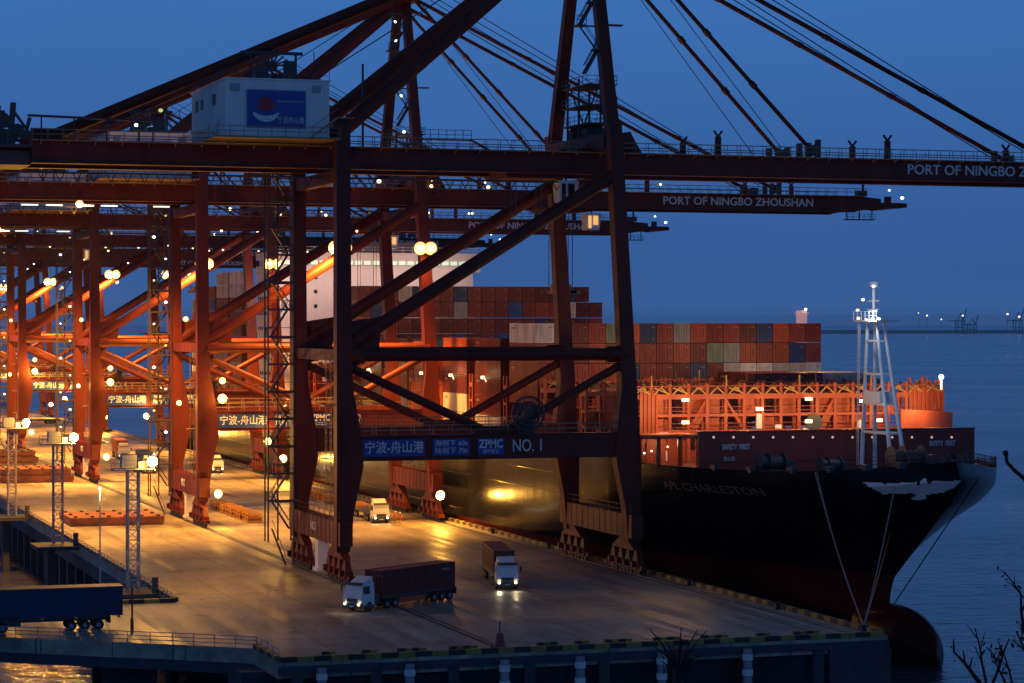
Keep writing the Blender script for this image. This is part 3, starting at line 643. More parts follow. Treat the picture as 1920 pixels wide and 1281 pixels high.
# trolleys, cabs, spreaders
add_trolley(crane1, 25.5, 41, False, 'glass'); add_trolley(cranes[2], PU(1060, 361) - 68.8, 34); add_trolley(cranes[3], PU(690, 465) - 68.8, 30)
add_trolley(cranes[4], 12, 32); add_trolley(cranes[5], 62, 38); add_trolley(cranes[6], 30, 36)
tubeme = MB().box(-1.2, 1.2, -.08, .08, -.1, .1).mesh('lamp'); tubeme.materials.append(M['g_tube'])
def tube_lamp(c, loc):
    o = bpy.data.objects.new('lamp', tubeme); C.objects.link(o); o.parent = c; o.location = loc
rl = random.Random(4)
for k, c in cranes.items():
    if k == 1: continue
    e_ = 1.0
    # portal walkway lamps near the land side leg
    f_ = 5 if k >= 4 else 1
    lamp_fix(c, (2.7, -1.3, 18.5), r=.5, energy=900 * f_, off=(0, -1.6, 0)); lamp_fix(c, (2.7, -1.3, 21.1), r=.36, energy=300, off=(0, -1.6, 0))
    lamp_fix(c, (12, -1.0, 17.4), 'g_warm', .28)
    # high floodlights aimed down at the quay
    hi = 170000 if k == 2 else 240000
    lamp_fix(c, (19.4, -1.4, 40.5), r=.72, energy=hi * .75, off=(0, -3, -.6), col=SODH, spot=122, rot=(R(17), 0, 0)); lamp_fix(c, (21.0, -1.4, 40.5), r=.72)
    lamp_fix(c, (32.4, -1.5, 40.5), r=.72, energy=hi * .04, off=(0, -1, -.6), col=SODH, spot=122, rot=(R(17), R(12), 0)); lamp_fix(c, (34.0, -1.5, 40.5), r=.72)
    lamp_fix(c, (38.6, 2, 40.5), r=.4)
    for x in (() if k == 3 else (46, 58, 70)): lamp_fix(c, (x, GF + 1.2, 46.6), 'g_warm', r=.3, energy=6000, col=(1, .50, .2), off=(0, 1, -.6), spot=120, rot=(R(48), 0, 0))  # boom lamps added to brighten the tall middle stack
    lamp_fix(c, (-17, 4.2, 46.6), r=.4, energy=hi * 1.25, off=(0, -1, -.6), col=SODH, spot=120, rot=(R(15), R(4), 0))
    lamp_fix(c, (-2.6, -1.2, 30.0), r=.3)
    # foot lamps
    lamp_fix(c, (33.9, -6.8, 4.2), r=.5, energy=4500); lamp_fix(c, (1.6, -3.6, 4.9), r=.42, energy=1300)
    lamp_fix(c, (9.4, -1.0, 12.2), r=.4, energy=3000 if k == 2 else 9000)
    # lamp between the land side legs (lights the ladder strip)
    lamp_fix(c, (-1.6, 9.5, 17.6), r=.26, energy=1100)
    # stair landings
    z = 8.0; q = 0
    while z < 49:
        bulb('g_wht' if q % 3 < 2 else 'g_green', (.17, .26, .22)[q % 3], c, (-3.4 if q % 2 == 0 else -1.6, LF - 1.1, z + 1.5)); z += 3.3; q += 1
    # lamps below and along the girder
    for x in ((-24, -20.5, -16, -12.6, -5) if k in (2, 3) else (-20, -9)): tube_lamp(c, (x, GN - 1.2, GZ0 - .9))
    for x in (18, 27, 36, 45, 55, 66, 74):
        zz = GZ1 + 1.0 + rl.uniform(-.15, .25)
        bulb('g_wht' if rl.random() < .3 else 'g_warm', rl.choice((.16, .22, .34)), c, (x + rl.uniform(-1, 1), GN - 1.2, zz))
    for x in (21, 36, 45, 60): bulb('g_warm', .3, c, (x, GN - 1.3, GZ1 + .3))
    for x, z_ in ((-28, 44), (4, 43), (15, 44), (26, 43.4)): bulb('g_wht' if rl.random() < .3 else 'g_warm', .2, c, (x, GN + rl.uniform(-2, 6), z_))
    bulb('g_wht', .3, c, (115.3, GN - .6, GZ1 - .2)); bulb('g_wht', .2, c, (113, GN - .6, GZ1 + 1.0))
    for z_ in (58, 63.5, 72, 75): bulb('g_wht', .26, c, (31, 8.9 * (z_ - 50) / 29, z_))
    bulb('g_green', .35, c, (-6, 0, 60)); bulb('g_wht', .3, c, (-9.5, 0, 57.8))
# trolley floodlights that light the red booms of the working cranes from the far side
# ================================================================== SHIP
CU = 128.5; BH = 21.4
def lerp_t(t, x):
    if x <= t[0][0]: return t[0][1]
    for (a, b), (c, d) in zip(t, t[1:]):
        if x <= c: return b + (d - b) * (x - a) / (c - a)
    return t[-1][1]
STEM = [(-9.5, 253.3), (-2.5, 253.0), (-.4, 252.7), (1.7, 251.9), (3.6, 249.4), (5.6, 246.7), (7.7, 243.6), (9.6, 241.0), (11.4, 237.6), (13.4, 236.1), (15.6, 237.4)]
def vs(z): return lerp_t(STEM, z)
def hb(v, z):
    L = lerp_t([(-9.5, 95), (0, 76), (6, 56), (10, 46), (15.6, 40)], z); ex = lerp_t([(-9.5, 1.15), (0, 1.05), (8, .95), (15.6, .80)], z)
    t = min(1, max(0, (v - vs(z)) / L)); b = BH * math.sin(math.pi / 2 * t) ** ex if t > 0 else 0
    if v > 520: b *= 1 - .25 * ((v - 520) / 50) ** 2 * max(0, (6 - z) / 15)
    return b
def zd(v): return 12.7 + (2.0 * ((258 - v) / 22) ** 2 if v < 258 else 0)
def zn(v, z): return -9.5 + (z + 9.5) * 25.1 / (zd(v) + 9.5)
ship = thing('container_ship', 'huge black-hulled container ship moored along the quay with a white eagle on its bow', 'ship', (CU, 400, WZ))
VO = Vector((CU, 400, WZ))
def sl(mb):   # shift world coordinates to the ship's own origin
    mb.v = [(x - CU, y - 400, z - WZ) for x, y, z in mb.v]; return mb
def hull_material():
    m = mat('hull_paint', (.008, .008, .012), .2, var=.35, scale=.25, streak=True, bump=.5, spec=.5); t = m.node_tree; b = t.nodes['Principled BSDF']; b.inputs['IOR'].default_value = 1.17
    src = b.inputs['Base Color'].links[0].from_socket
    co = N(t, 'ShaderNodeTexCoord'); s = N(t, 'ShaderNodeSeparateXYZ'); t.links.new(co.outputs['Object'], s.inputs[0])
    bpn = [n for n in t.nodes if n.type == 'BUMP'][0]; cb = N(t, 'ShaderNodeCombineXYZ'); t.links.new(s.outputs['Y'], cb.inputs[0]); t.links.new(s.outputs['Z'], cb.inputs[1])
    pl = N(t, 'ShaderNodeTexBrick'); pl.inputs['Scale'].default_value = 1; pl.inputs['Brick Width'].default_value = 9; pl.inputs['Row Height'].default_value = 2.6; pl.inputs['Mortar Size'].default_value = .05; pl.inputs['Mortar Smooth'].default_value = 1
    pl.inputs['Color1'].default_value = (.45, .45, .45, 1); pl.inputs['Color2'].default_value = (.6, .6, .6, 1); pl.inputs['Mortar'].default_value = (1, 1, 1, 1); t.links.new(cb.outputs[0], pl.inputs['Vector'])
    b2 = N(t, 'ShaderNodeBump'); b2.inputs['Strength'].default_value = .6; b2.inputs['Distance'].default_value = .04; t.links.new(pl.outputs['Color'], b2.inputs['Height'])
    t.links.new(bpn.outputs[0], b2.inputs['Normal']); t.links.new(b2.outputs[0], b.inputs['Normal']); bpn.inputs['Distance'].default_value = .12
    g = N(t, 'ShaderNodeMath', operation='LESS_THAN'); g.inputs[1].default_value = .9 - WZ; t.links.new(s.outputs['Z'], g.inputs[0])
    mx = N(t, 'ShaderNodeMix', data_type='RGBA'); mx.inputs['B'].default_value = (.055, .009, .009, 1)
    t.links.new(g.outputs[0], mx.inputs['Factor']); t.links.new(src, mx.inputs['A']); t.links.new(mx.outputs['Result'], b.inputs['Base Color'])
    return m
M['hull'] = hull_material()
D = [0, .4, .9, 1.6, 2.6, 4, 6, 8.5, 11.5, 15, 19, 24, 30, 37, 45, 55, 66, 80, 100, 130, 170, 220, 260, 290, 310, 325]
ZN = [-9.5 + 25.1 * k / 22 for k in range(23)]
b = MB()
for side in (-1, 1):
    P = []
    for z in ZN:
        for d in D:
            v = min(vs(z) + d, 572); za = -9.5 + (z + 9.5) * (zd(v) + 9.5) / 25.1
            P.append((CU + side * hb(v, z), v, za))
    n = len(D); fs = []
    for j in range(len(ZN) - 1):
        for i in range(n - 1):
            q = (j * n + i, j * n + i + 1, (j + 1) * n + i + 1, (j + 1) * n + i); fs.append(q if side < 0 else q[::-1])
    b.add(P, fs)
b.box(CU - BH + .2, CU + BH - .2, 571, 572, -6, 12.6)
hull = sl(b).build('hull', M['hull'], ship, smooth=True)
b = MB(); P = []; n = 0
for v in [238, 239, 240, 242, 245, 250, 256, 262, 270, 285, 320, 400, 571]:
    zz = zd(v) - .35; h_ = max(.05, hb(v, 15.2 if v < 262 else 13) - .2); P += [(CU - h_, v, zz), (CU + h_, v, zz)]; n += 1
b.add(P, [(2 * i, 2 * i + 1, 2 * i + 3, 2 * i + 2) for i in range(n - 1)])
sl(b).build('deck', M['deckgreen'], ship)
# bulbous bow
b = MB(); P = []; rings = 12; seg = 20
for j in range(rings + 1):
    t_ = j / rings; v = 241.6 + 16 * t_; k = math.sqrt(max(0, 1 - (1 - min(1, t_ * 1.9)) ** 2)) if t_ < .53 else 1
    for i in range(seg): a = 2 * math.pi * i / seg; P.append((CU + 2.9 * k * math.cos(a), v, -7.2 + 4.8 * k * math.sin(a)))
b.add(P, [(j * seg + i, j * seg + (i + 1) % seg, (j + 1) * seg + (i + 1) % seg, (j + 1) * seg + i) for j in range(rings) for i in range(seg)])
sl(b).build('bulbous_bow', M['hull'], ship, smooth=True)
# ray against the near (port) side of the hull
def hull_hit(px, py):
    r = (px - CX) / F; s = (HY - py) / F; v0 = 225.0
    prev = None
    for i in range(3000):
        v = v0 + i * .05; u = PU(px, v); z = H + s * depth(u, v)
        if z < zd(v) and v > vs(zn(v, z)) and u >= CU - hb(v, zn(v, z)): return Vector((u, v, z))
    return None
# eagle emblem on the bow: polygon in (v, z), laid as small facets on the hull
EP = [(1619, 904), (1662, 907), (1722, 904), (1724, 911), (1729, 911), (1729, 901), (1733, 897), (1740, 899), (1741, 906), (1745, 910), (1748, 903), (1770, 903), (1805, 901), (1788, 915), (1770, 924), (1737, 928), (1739, 935), (1727, 938), (1709, 936), (1720, 928), (1712, 924), (1694, 927), (1655, 926), (1636, 915)]
EV = [hull_hit(*p) for p in EP]; EV = [(p.y, p.z) for p in EV if p is not None]
def inside(x, y, P):
    c = False; j = len(P) - 1
    for i in range(len(P)):
        if (P[i][1] > y) != (P[j][1] > y) and x < (P[j][0] - P[i][0]) * (y - P[i][1]) / (P[j][1] - P[i][1]) + P[i][0]: c = not c
        j = i
    return c
def on_hull(v, z): return (CU - hb(v, zn(v, z)) - .07, v - .05, z)
b = MB(); st = .13
vv0, vv1 = min(p[0] for p in EV), max(p[0] for p in EV); zz0, zz1 = min(p[1] for p in EV), max(p[1] for p in EV)
for i in range(int((vv1 - vv0) / st) + 1):
    for j in range(int((zz1 - zz0) / st) + 1):
        v, z = vv0 + i * st, zz0 + j * st
        if inside(v + st / 2, z + st / 2, EV): b.add([on_hull(v, z), on_hull(v + st, z), on_hull(v + st, z + st), on_hull(v, z + st)], [(0, 1, 2, 3)])
sl(b).build('eagle_emblem', M['letter'], ship)
me = text_mesh('APL CHARLESTON', 1.3, extrude=0); xs = [q.co.x for q in me.vertices]; wdt = max(xs)
for q in me.vertices:
    v = 270.8 - q.co.x / wdt * 15.5; z = 10.3 + q.co.y; q.co = Vector(on_hull(v, z)) - VO
dimletter = mat('faded_lettering', (.16, .11, .10), .6); me.materials.clear(); me.materials.append(dimletter)
o = bpy.data.objects.new('lettering', me); C.objects.link(o); o.parent = ship
# bow rail, fairleads, winches
b = MB()
pr = [(CU - hb(v, 15.2) + .1, v, zd(v)) for v in (262, 255, 250, 247, 244, 241.5, 239.5, 238)]
pr2 = [(CU + hb(v, 15.2) - .1, v, zd(v)) for v in (238, 239.5, 241.5, 244, 247, 250, 254)]
for pp in (pr[4:], pr2):
    b = MB()
    for p_, q_ in zip(pp, pp[1:]): b.railing(p_, q_, 1.2, 1.3, .08, 3)
    sl(b).build('bow_rail', M['ship_dk'], ship)
b = MB()
for v in (262, 257, 252, 248, 244.5, 241.5): 
    u = CU - hb(v, 15); sl(MB().box(u + .1, u + .9, v - .8, v + .8, zd(v) - .2, zd(v) + .45)).build('fairlead', M['gear'], ship)
def winch(u, v, s=1):
    b = MB(); z = zd(v) - .3
    b.tube((u - 1.4 * s, v, z + 1.2 * s), (u + 1.4 * s, v, z + 1.2 * s), .75 * s, 14)
    for du in (-1.5, -.4, 1.5): b.tube((u + du * s, v, z + 1.2 * s), (u + (du + .12) * s, v, z + 1.2 * s), 1.15 * s, 16)
    b.box(u + 1.7 * s, u + 2.9 * s, v - .6 * s, v + .6 * s, z, z + 1.5 * s).box(u - 1.8 * s, u + 2 * s, v - .9 * s, v + .9 * s, z, z + .35)
    sl(b).build('winch', M['gear'], ship)
winch(115.5, 257); winch(121, 253, .8); winch(128.5, 249, 1.25); winch(134, 252, .8); winch(139, 257, .8)
# breakwater plates with lettering and rows of glowing discs standing in for lit holes
bwv = 264.5; u0, u1 = PU(1310, bwv), PU(1820, bwv + 1)
b = MB(); b.box(u0, u1, bwv, bwv + .3, 12.3, 16.75)
k = u0 + .7
while k < u1: b.box(k - .06, k + .06, bwv + .3, bwv + .8, 12.5, 16.6); k += 2.3
b.box(u0 - .05, u1 + .05, bwv - .1, bwv + .9, 16.75, 16.87)
b.box(u0, u1, bwv - .12, bwv, 13.3, 13.42)
bw = sl(b).build('breakwater', M['ship_dk'], ship)
b = MB()
for i in range(13):
    px = 1338 + i * 37.2; u = PU(px, bwv); z = PZ(820, u, bwv)
    sl(MB().tube((u, bwv - .05, z), (u, bwv - .02, z), .15, 10)).build('opening_glow_disc', M['g_open'], bw)
for px in (1354, 1742): text('SAFETY  FIRST', .85, M['letter'], ship, Vector((PU(px, bwv), bwv - .05, PZ(839 if px < 1500 else 832, PU(px, bwv), bwv))) - VO, width=3.5, bold=.02)
text('禁止烟', .55, M['letter'], ship, Vector((PU(1356, bwv), bwv - .05, PZ(861, PU(1356, bwv), bwv))) - VO, width=1.4)
# second curved windbreak and solid side casings behind the breakwater
b = MB(); P = []
for i in range(13):
    u = PU(1688, 278) + i * (PU(1792, 279) - PU(1688, 278)) / 12; v = 277.6 + (i / 12) ** 2 * 2.2; P += [(u, v, 16.2), (u, v, 18.6 - .5 * (i / 12) ** 1.5)]
b.add(P, [(2 * i, 2 * i + 2, 2 * i + 3, 2 * i + 1) for i in range(12)]); b.add([(x, y + .25, z) for x, y, z in P], [(2 * i + 1, 2 * i + 3, 2 * i + 2, 2 * i) for i in range(12)])
sl(b).build('windbreak', M['ship_or'], ship)
lbv = 281.0
b = MB(); ua, ub = PU(1700, lbv), 149.8
b.box(ua, ub, lbv - .8, lbv - .4, 16, 21.4)
for i in range(9): k = ua + (ub - ua) * i / 8; b.box(k - .12, k + .12, lbv - 1.0, lbv - .8, 16, 21.4)
for i in range(7): k = ua + .3 + (ub - ua - .6) * i / 6; b.bar((k, lbv - .6, 21.4), (k + random.uniform(-.3, .3), lbv - .6, 22.2 + random.uniform(0, .5)), .28)
sl(b).build('side_casing', M['ship_or'], ship); b = MB()
ua, ub = PU(1196, lbv), PU(1226, lbv)
b.box(ua, ub, lbv - .8, lbv - .4, 14.8, 21.2)
for i in range(5): k = ua + (ub - ua) * i / 4; b.box(k - .1, k + .1, lbv - 1.0, lbv - .8, 14.8, 21.2)
sl(b).build('side_casing', M['ship_or'], ship)
# lashing bridges
def lashing(front):
    b = MB(); pit = 2.47; n = 17
    for i in range(n + 1):
        u = -BH + .5 + i * pit; u = min(u, BH - .3)
        for y in (-.7, .7): b.box(u - .19, u + .19, y - .15, y + .15, 12.4, 22.0)
    for z, hh in ((20.4, .62), (18.1, .34), (16.1, .4)):
        b.box(-BH + .3, BH - .3, -.85, .85, z - hh / 2, z + hh / 2)
        if z < 20: b.box(-BH + .3, BH - .3, -.95, -.85, z + .5, z + .56).box(-BH + .3, BH - .3, -.95, -.85, z + 1.0, z + 1.06)
    b.box(-BH + .3, BH - .3, -.85, -.65, 21.6, 21.75)
    rr = random.Random(7)
    for i in range(n):
        ua_ = -BH + .5 + i * pit + .25; ub_ = ua_ + pit - .5; k = rr.random()
        if i in (1, 4, 8, 11, 13, 14) or k < .1: b.box(ua_ + .1, ub_ - .1, .2, .35, 18.3, 20.1)
        if i in (0, 1, 4, 7, 11, 12, 15) or k > .8: b.box(ua_, ub_ - .2, .2, .35, 16.3, 17.9)
        if i in (3, 10): b.add([(ua_ - .2, -.5, 16.2), (ub_ + .1, -.5, 20.1), (ub_ + .1, -.5, 18.2), (ua_ + .9, -.5, 16.2)], [(0, 1, 2, 3)]); b.bar((ua_ - .2, -.3, 16.2), (ub_ + .3, -.3, 20.2), .8, .3)
        if i in (5,): b.bar((ub_ + .3, -.3, 16.2), (ua_ - .3, -.3, 20.2), .8, .3)
        if i % 3 == 2: b.box(ua_ + .3, ua_ + 1.0, .5, .7, 12.7, 16.2)
    return b
lb_me = lashing(1).mesh('lashing_bridge'); lb_me.materials.append(M['ship_or'])
b = MB(); rr = random.Random(9)
for i in range(17):
    u = -BH + .8 + i * 2.47
    b.bar((u, -.95, 20.7), (u + 1.0, -.95, 21.6), .16).bar((u + 1.9, -.95, 20.7), (u + 1.0, -.95, 21.5), .16)
    if rr.random() < .5: b.bar((u, -1.0, 21.5), (u + 1.9, -1.0, 20.8), .16)
    if rr.random() < .5: b.box(u + .6, u + 1.4, -1.0, -.8, 21.3, 21.55)
    if i % 4 == 1: b.bar((u - .3, -.9, 21.6), (u - .3, -.9, 23.0), .16)
lg_me = b.mesh('lashing_gear'); lg_me.materials.append(M['lash'])
BR = [281.0, 297.2, 313.4, 329.6, 345.8, 362.0, 378.2, 394.4, 408.35, 426.8, 443, 459.2]
for v in BR:
    o = bpy.data.objects.new('lashing_bridge', lb_me); C.objects.link(o); o.parent = ship; o.location = (0, v - 400, -WZ)
    g = bpy.data.objects.new('lashing_gear', lg_me); C.objects.link(g); g.parent = o
# hatch covers and coamings
for v in BR[:-1]:
    b = MB(); b.box(CU - 17.5, CU + 17.5, v + 1.2, v + 14.8, 12.2, 13.7)
    for i in range(12): b.box(CU - 17.6, CU - 17.5, v + 1.4 + i * 1.15, v + 1.6 + i * 1.15, 12.3, 13.6)
    sl(b).build('hatch_cover', M['ship_or'], ship)
# lit things among the frames of the foremost lashing bridges
b = MB()
for px, py in ((1285, 750), (1285, 792), (1424, 767), (1516, 748), (1516, 790), (1618, 752), (1648, 788)):
    u = PU(px, 279.7); z = PZ(py, u, 279.7); sl(MB().box(u - .42, u + .42, 279.5, 279.8, z - .2, z + .2)).build('deck_lamp', M['g_warm'], ship)
b = MB()
for px, py, w_, h_ in ((1424, 790, .35, .9), (1516, 806, .7, .2), (1460, 800, .4, .25), (1615, 795, .5, .5), (1245, 815, .6, .25), (1245, 855, .7, .6)):
    u = PU(px, 280); z = PZ(py, u, 280); sl(MB().box(u - w_, u + w_, 280.0, 280.3, z - h_, z + h_)).build('equipment_locker', M['white'], ship)
b = MB(); u = PU(1525, 280.2); z = PZ(792, u, 280.2); b.tube((u, 279.9, z), (u, 280.4, z), 1.1, 18)
sl(b).build('vent_fan', M['gear'], ship)
for px, py, e_ in ((1240, 768, 900), (1300, 765, 900), (1400, 770, 900), (1490, 770, 900), (1590, 770, 900), (1680, 775, 900), (1745, 762, 900)):
    u = PU(px, 275.4); light(ship, Vector((u, 275.4, PZ(py, u, 275.4))) - VO, e_, (1, .55, .22), .3)  # lights added in mid-air ahead of the deck lamps, no fixtures
for u in (112, 122, 132, 142): light(ship, Vector((u, 305, 25.2)) - VO, 900, (1, .55, .22), .4)  # extra lights without fixtures, added to light the bow stack
for v in (338, 354, 370, 386, 402, 419): light(ship, Vector((105.6, v, 22.4)) - VO, 110, (1, .62, .3), .3)
b = MB()
for v in (338, 354, 370, 386, 402, 419): sl(MB().box(106.6, 107.0, v - .3, v + .3, 21.4, 21.8).bar((107, v, 21.6), (107.6, v, 20.4), .1)).build('deck_lamp', M['g_warm'], ship)
b = MB(); u = PU(1765, 280); b.bar((u, 280, 21), (u, 280, 22.4), .15).ball((u, 280, 22.6), .35)
sl(b).build('deck_lamp', M['g_wht'], ship)
for (pa, pb) in ((1200, 1232), (1236, 1272), (1276, 1306)):
    ua, ub = PU(pa, 272), PU(pb, 272); b = MB()
    for x_ in (ua, ub): b.box(x_ - .13, x_ + .13, 271.8, 272.1, 12.5, 15.9)
    b.box(ua - .13, ub + .13, 271.8, 272.1, 15.7, 16.1).box(ua - .1, ub + .1, 272.1, 276, 16.1, 16.2).box(ua, ub, 276, 276.2, 12.5, 16.1)
    sl(b).build('deck_house_frame', M['ship_or'], ship)
light(ship, Vector((PU(1254, 273), 273.4, 15.2)) - VO, 160, (1, .72, .45), .2)
light(ship, Vector((PU(1215, 273), 273.4, 15.2)) - VO, 60, (1, .62, .3), .2)
for px, py, kk in ((1222, 846, 'g_warm'), (1208, 850, 'g_wht'), (1252, 838, 'g_warm')):
    u = PU(px, 272.6); bulb(kk, .13, ship, Vector((u, 272.6, PZ(py, u, 272.6))) - VO)
# near side walkway rail along the deck edge
b = MB(); b.railing((CU - BH + .15, 272, 12.7), (CU - BH + .15, 470, 12.7), 1.1, 2.5, .07, 3); sl(b).build('deck_rail', M['ship_or'], ship)
# foremast
b = MB()
for du in (-.85, .85):
    b.tube((CU + du, 258.4, 12.6), (CU + du * .55, 257.6, 29.6), .26, 10, .18)
    b.tube((CU + du, 250.8, 13.1), (CU + du * .55, 255.4, 29.6), .26, 10, .18)
for z in (16.9, 20.2, 23.6, 27.4):
    f = (z - 13) / 16.6; va = 258.4 - .8 * f; vb = 250.8 + 4.6 * f; w_ = .85 - .38 * f
    for du in (-w_, w_): b.bar((CU + du, va, z), (CU + du, vb, z), .26)
    b.bar((CU - w_, va, z), (CU + w_, va, z), .22).bar((CU - w_, vb, z), (CU + w_, vb, z), .22)
b.box(CU - 1.4, CU + 1.4, 253.4, 259.4, 29.6, 29.8); b.railing((CU - 1.4, 253.4, 29.8), (CU - 1.4, 259.4, 29.8), 1, 1, .06)
b.tube((CU, 257, 29.8), (CU, 257, 33.6), .16, 8).bar((CU, 255.8, 32), (CU, 258.4, 32), .12).bar((CU, 256, 31), (CU, 258.6, 31), .12).box(CU - .3, CU + .3, 256.6, 257.4, 33.6, 34.2)
b.box(CU - 1, CU + 1, 253.5, 257.5, 20.3, 21.6)
for i in range(30): z = 13 + i * .55; b.bar((CU - 1.1, 258.7, z), (CU - 1.1, 259.1, z), .05)
b.bar((CU - 1.1, 258.7, 13), (CU - 1.1, 258.3, 29.6), .06).bar((CU - 1.1, 259.1, 13), (CU - 1.1, 258.7, 29.6), .06)
fm = sl(b).build('foremast', M['mastwhite'], ship)
for px, py in ((1638, 537), (1618, 562), (1608, 582), (1609, 597), (1636, 598), (1648, 598), (1624, 600)):
    v = PV(px, CU - 1); z = PZ(py, CU - 1, v); bulb('g_wht' if px > 1630 else 'g_warm', .2, fm, Vector((CU - 1, v, z)) - VO)
light(fm, Vector((CU - 2.2, 254, 30.5)) - VO, 450, (.9, .95, 1), .3); light(fm, Vector((CU - 4.5, 250, 22)) - VO, 220, (.85, .92, 1), .3)
# accommodation block
b = MB(); b.box(CU - BH + .6, CU + BH - 1.6, 476, 494, 12.4, 40.6)
acc = sl(b).build('superstructure', M['superst'], ship)
b = MB(); b.box(CU - BH - .4, CU + BH - .2, 475, 490, 42.0, 43.4).box(CU - BH - .4, CU + BH - .2, 475.2, 490, 39.6, 40.8).box(CU - BH + .2, CU + BH - .8, 475.6, 489.6, 40.8, 42.0)
for i in range(24): u = CU - BH + i * 1.8; b.box(u, u + .15, 475.3, 475.5, 40.8, 42.0)
b.box(CU - 8, CU + 8, 478, 488, 43.4, 45.6).bar((CU, 483, 45), (CU, 483, 53), .6).bar((CU - 3, 483, 49), (CU + 3, 483, 49), .3)
b.railing((CU - BH, 475.2, 43.4), (CU + BH - .4, 475.2, 43.4), 1.1, 2, .07)
sl(b).build('bridge', M['superst'], acc)
b = MB()
for i in range(23): u = CU - BH + .3 + i * 1.8; b.box(u, u + 1.4, 475.45, 475.58, 41.0, 41.8)
sl(b).build('window', M['g_win'], acc)
b = MB()
for px in (592, 563): 
    for py in (492, 520, 547, 574, 603):
        u = PU(px, 475.9)
        if px < 580: continue
        b.box(u - .3, u + .3, 475.88, 475.98, PZ(py, u, 475.9) - .35, PZ(py, u, 475.9) + .35)
for i in range(9):
    for z in (16, 19, 22, 25, 28, 31, 34, 37): b.box(CU - BH + .5, CU - BH + .59, 478 + i * 1.7, 478.5 + i * 1.7, z, z + .7)
sl(b).build('window', M['glass'], acc)
for u in (112, 122, 132, 142): light(ship, Vector((u, 468, 38)) - VO, 1500, (1, .66, .56), .5)  # fixtureless lights added here and below to brighten the superstructure
light(ship, Vector((104, 468, 34)) - VO, 2600, (1, .66, .54), .5)
# funnel aft
b = MB(); b.box(CU - 5, CU + 5, 499, 505, 12, 44).box(CU - 3, CU + 3, 500, 504, 44, 46); sl(b).build('funnel', M['superst'], ship)
# lit band on the hull side: shell lamp shining on the plating
lampship = MB(); u = PU(955, 318) ; 
# ================================================================== CONTAINERS ON THE SHIP
def container_mesh():
    b = MB(); L, W, T = 12.1, 2.38, 2.66
    b.box(-W / 2 + .06, W / 2 - .06, .05, L - .05, .08, T - .05)
    for x in (-W / 2, W / 2 - .16):
        for y in (0, L - .16): b.box(x, x + .16, y, y + .16, 0, T)
        b.box(x + .02, x + .14, .16, L - .16, 0, .14).box(x + .02, x + .14, .16, L - .16, T - .12, T)
    for y in (0, L - .14): b.box(-W / 2 + .16, W / 2 - .16, y, y + .14, 0, .14).box(-W / 2 + .16, W / 2 - .16, y, y + .14, T - .14, T)
    for x in (-.75, -.35, .35, .75): b.tube((x, -.0, .1), (x, -.0, T - .1), .035, 5)
    b.box(-.03, .03, .0, .06, .14, T - .14)
    k = .35
    while k < L - .3:
        for s in (-1, 1): b.box(s * (W / 2 - .05) - .03, s * (W / 2 - .05) + .03, k, k + .16, .14, T - .12)
        k += .32
    n0 = len(b.f); b.box(.62, .86, -.012, .05, .42, .62).box(.45, .95, -.012, .05, 2.05, 2.18)
    for s in (-1, 1): b.box(s * 1.21 - .006, s * 1.21 + .006, 9.8, 11.2, 1.9, 2.15)
    me = b.mesh('shipping_container'); n1 = len(b.f) - n0
    for k, p in enumerate(me.polygons): p.material_index = 1 if k >= n0 else 0
    return me
CMESH = container_mesh(); CMESH.materials.append(CM['rust']); CMESH.materials.append(mat('door_placard', (.30, .24, .20), .5))
ORD = ['', 'first', 'second', 'third', 'fourth', 'fifth', 'sixth', 'seventh', 'eighth', 'ninth', 'tenth', 'eleventh', 'twelfth', 'thirteenth', 'fourteenth', 'fifteenth', 'sixteenth', 'seventeenth', 'eighteenth']
CNAME = dict(rust='rust-red', brown='brown', orange='orange', maroon='maroon', blue='blue', navy='navy', grey='grey', white='cream', green='grey-green')
def container(loc, col, label, group, rz=0):
    o = bpy.data.objects.new('shipping_container', CMESH); C.objects.link(o); o.location = loc; o.rotation_euler.z = rz
    o.material_slots[0].link = 'OBJECT'; o.material_slots[0].material = CM[col]
    return tag(o, label, 'shipping container', group)
TH = 2.76; PIT = 2.48
def cu_(i): return CU - BH + 1.35 + i * PIT
rc = random.Random(21)
def pick(): return rc.choices(['rust', 'brown', 'orange', 'maroon', 'blue', 'grey'], [36, 28, 12, 16, 6, 3])[0]
# stack A (bow stack) rows: 0 = top
rowA = [{2: 'navy', 7: 'navy', 0: 'brown', 4: 'grey', 1: 'green', 9: 'blue', 11: 'rust'}, {12: 'navy', 9: 'green', 0: 'white', 14: 'navy'}, {5: 'navy', 9: 'white', 1: 'rust'}, {}]
TOPA = 29.5
tw = ['top', 'second', 'third', 'fourth']
for r in range(4):
    for i in range(17):
        col = rc.choices(['rust', 'brown', 'orange', 'maroon'], [50, 25, 15, 5])[0]
        if r == 0 and i in (6, 13): col = 'navy'
        if r == 0 and i in (8,): col = 'grey'
        if r == 0 and i in (4,): col = 'green'
        if r == 0 and i in (0,): col = 'white'
        if r == 1 and i in (15,): col = 'navy'
        if r == 1 and i in (11,): col = 'grey'
        if r == 1 and i == 10: col = 'green'
        if r == 2 and i in (5, 9): col = 'navy'
        if r == 2 and i > 10: col = 'white'
        if r == 3 and i > 12: col = 'maroon'
        container((cu_(i), 315, TOPA - (r + 1) * TH), col, f'{CNAME[col]} container, {ORD[i+1]} from the quay side in the {tw[r]} row of the bow stack', 'containers in the bow stack')
# bay D: low row ahead of the bow stack, starboard half
for i in range(10, 17):
    col = 'maroon' if i < 14 else 'white'
    for r in range(2):
        if r == 1 or i > 9: container((cu_(i), 299, 22.9 - (r + 1) * TH), col, f'{CNAME[col]} container, {ORD[17-i]} from seaward in the {"upper" if r==0 else "lower"} row ahead of the bow stack', 'low containers ahead of the bow stack')
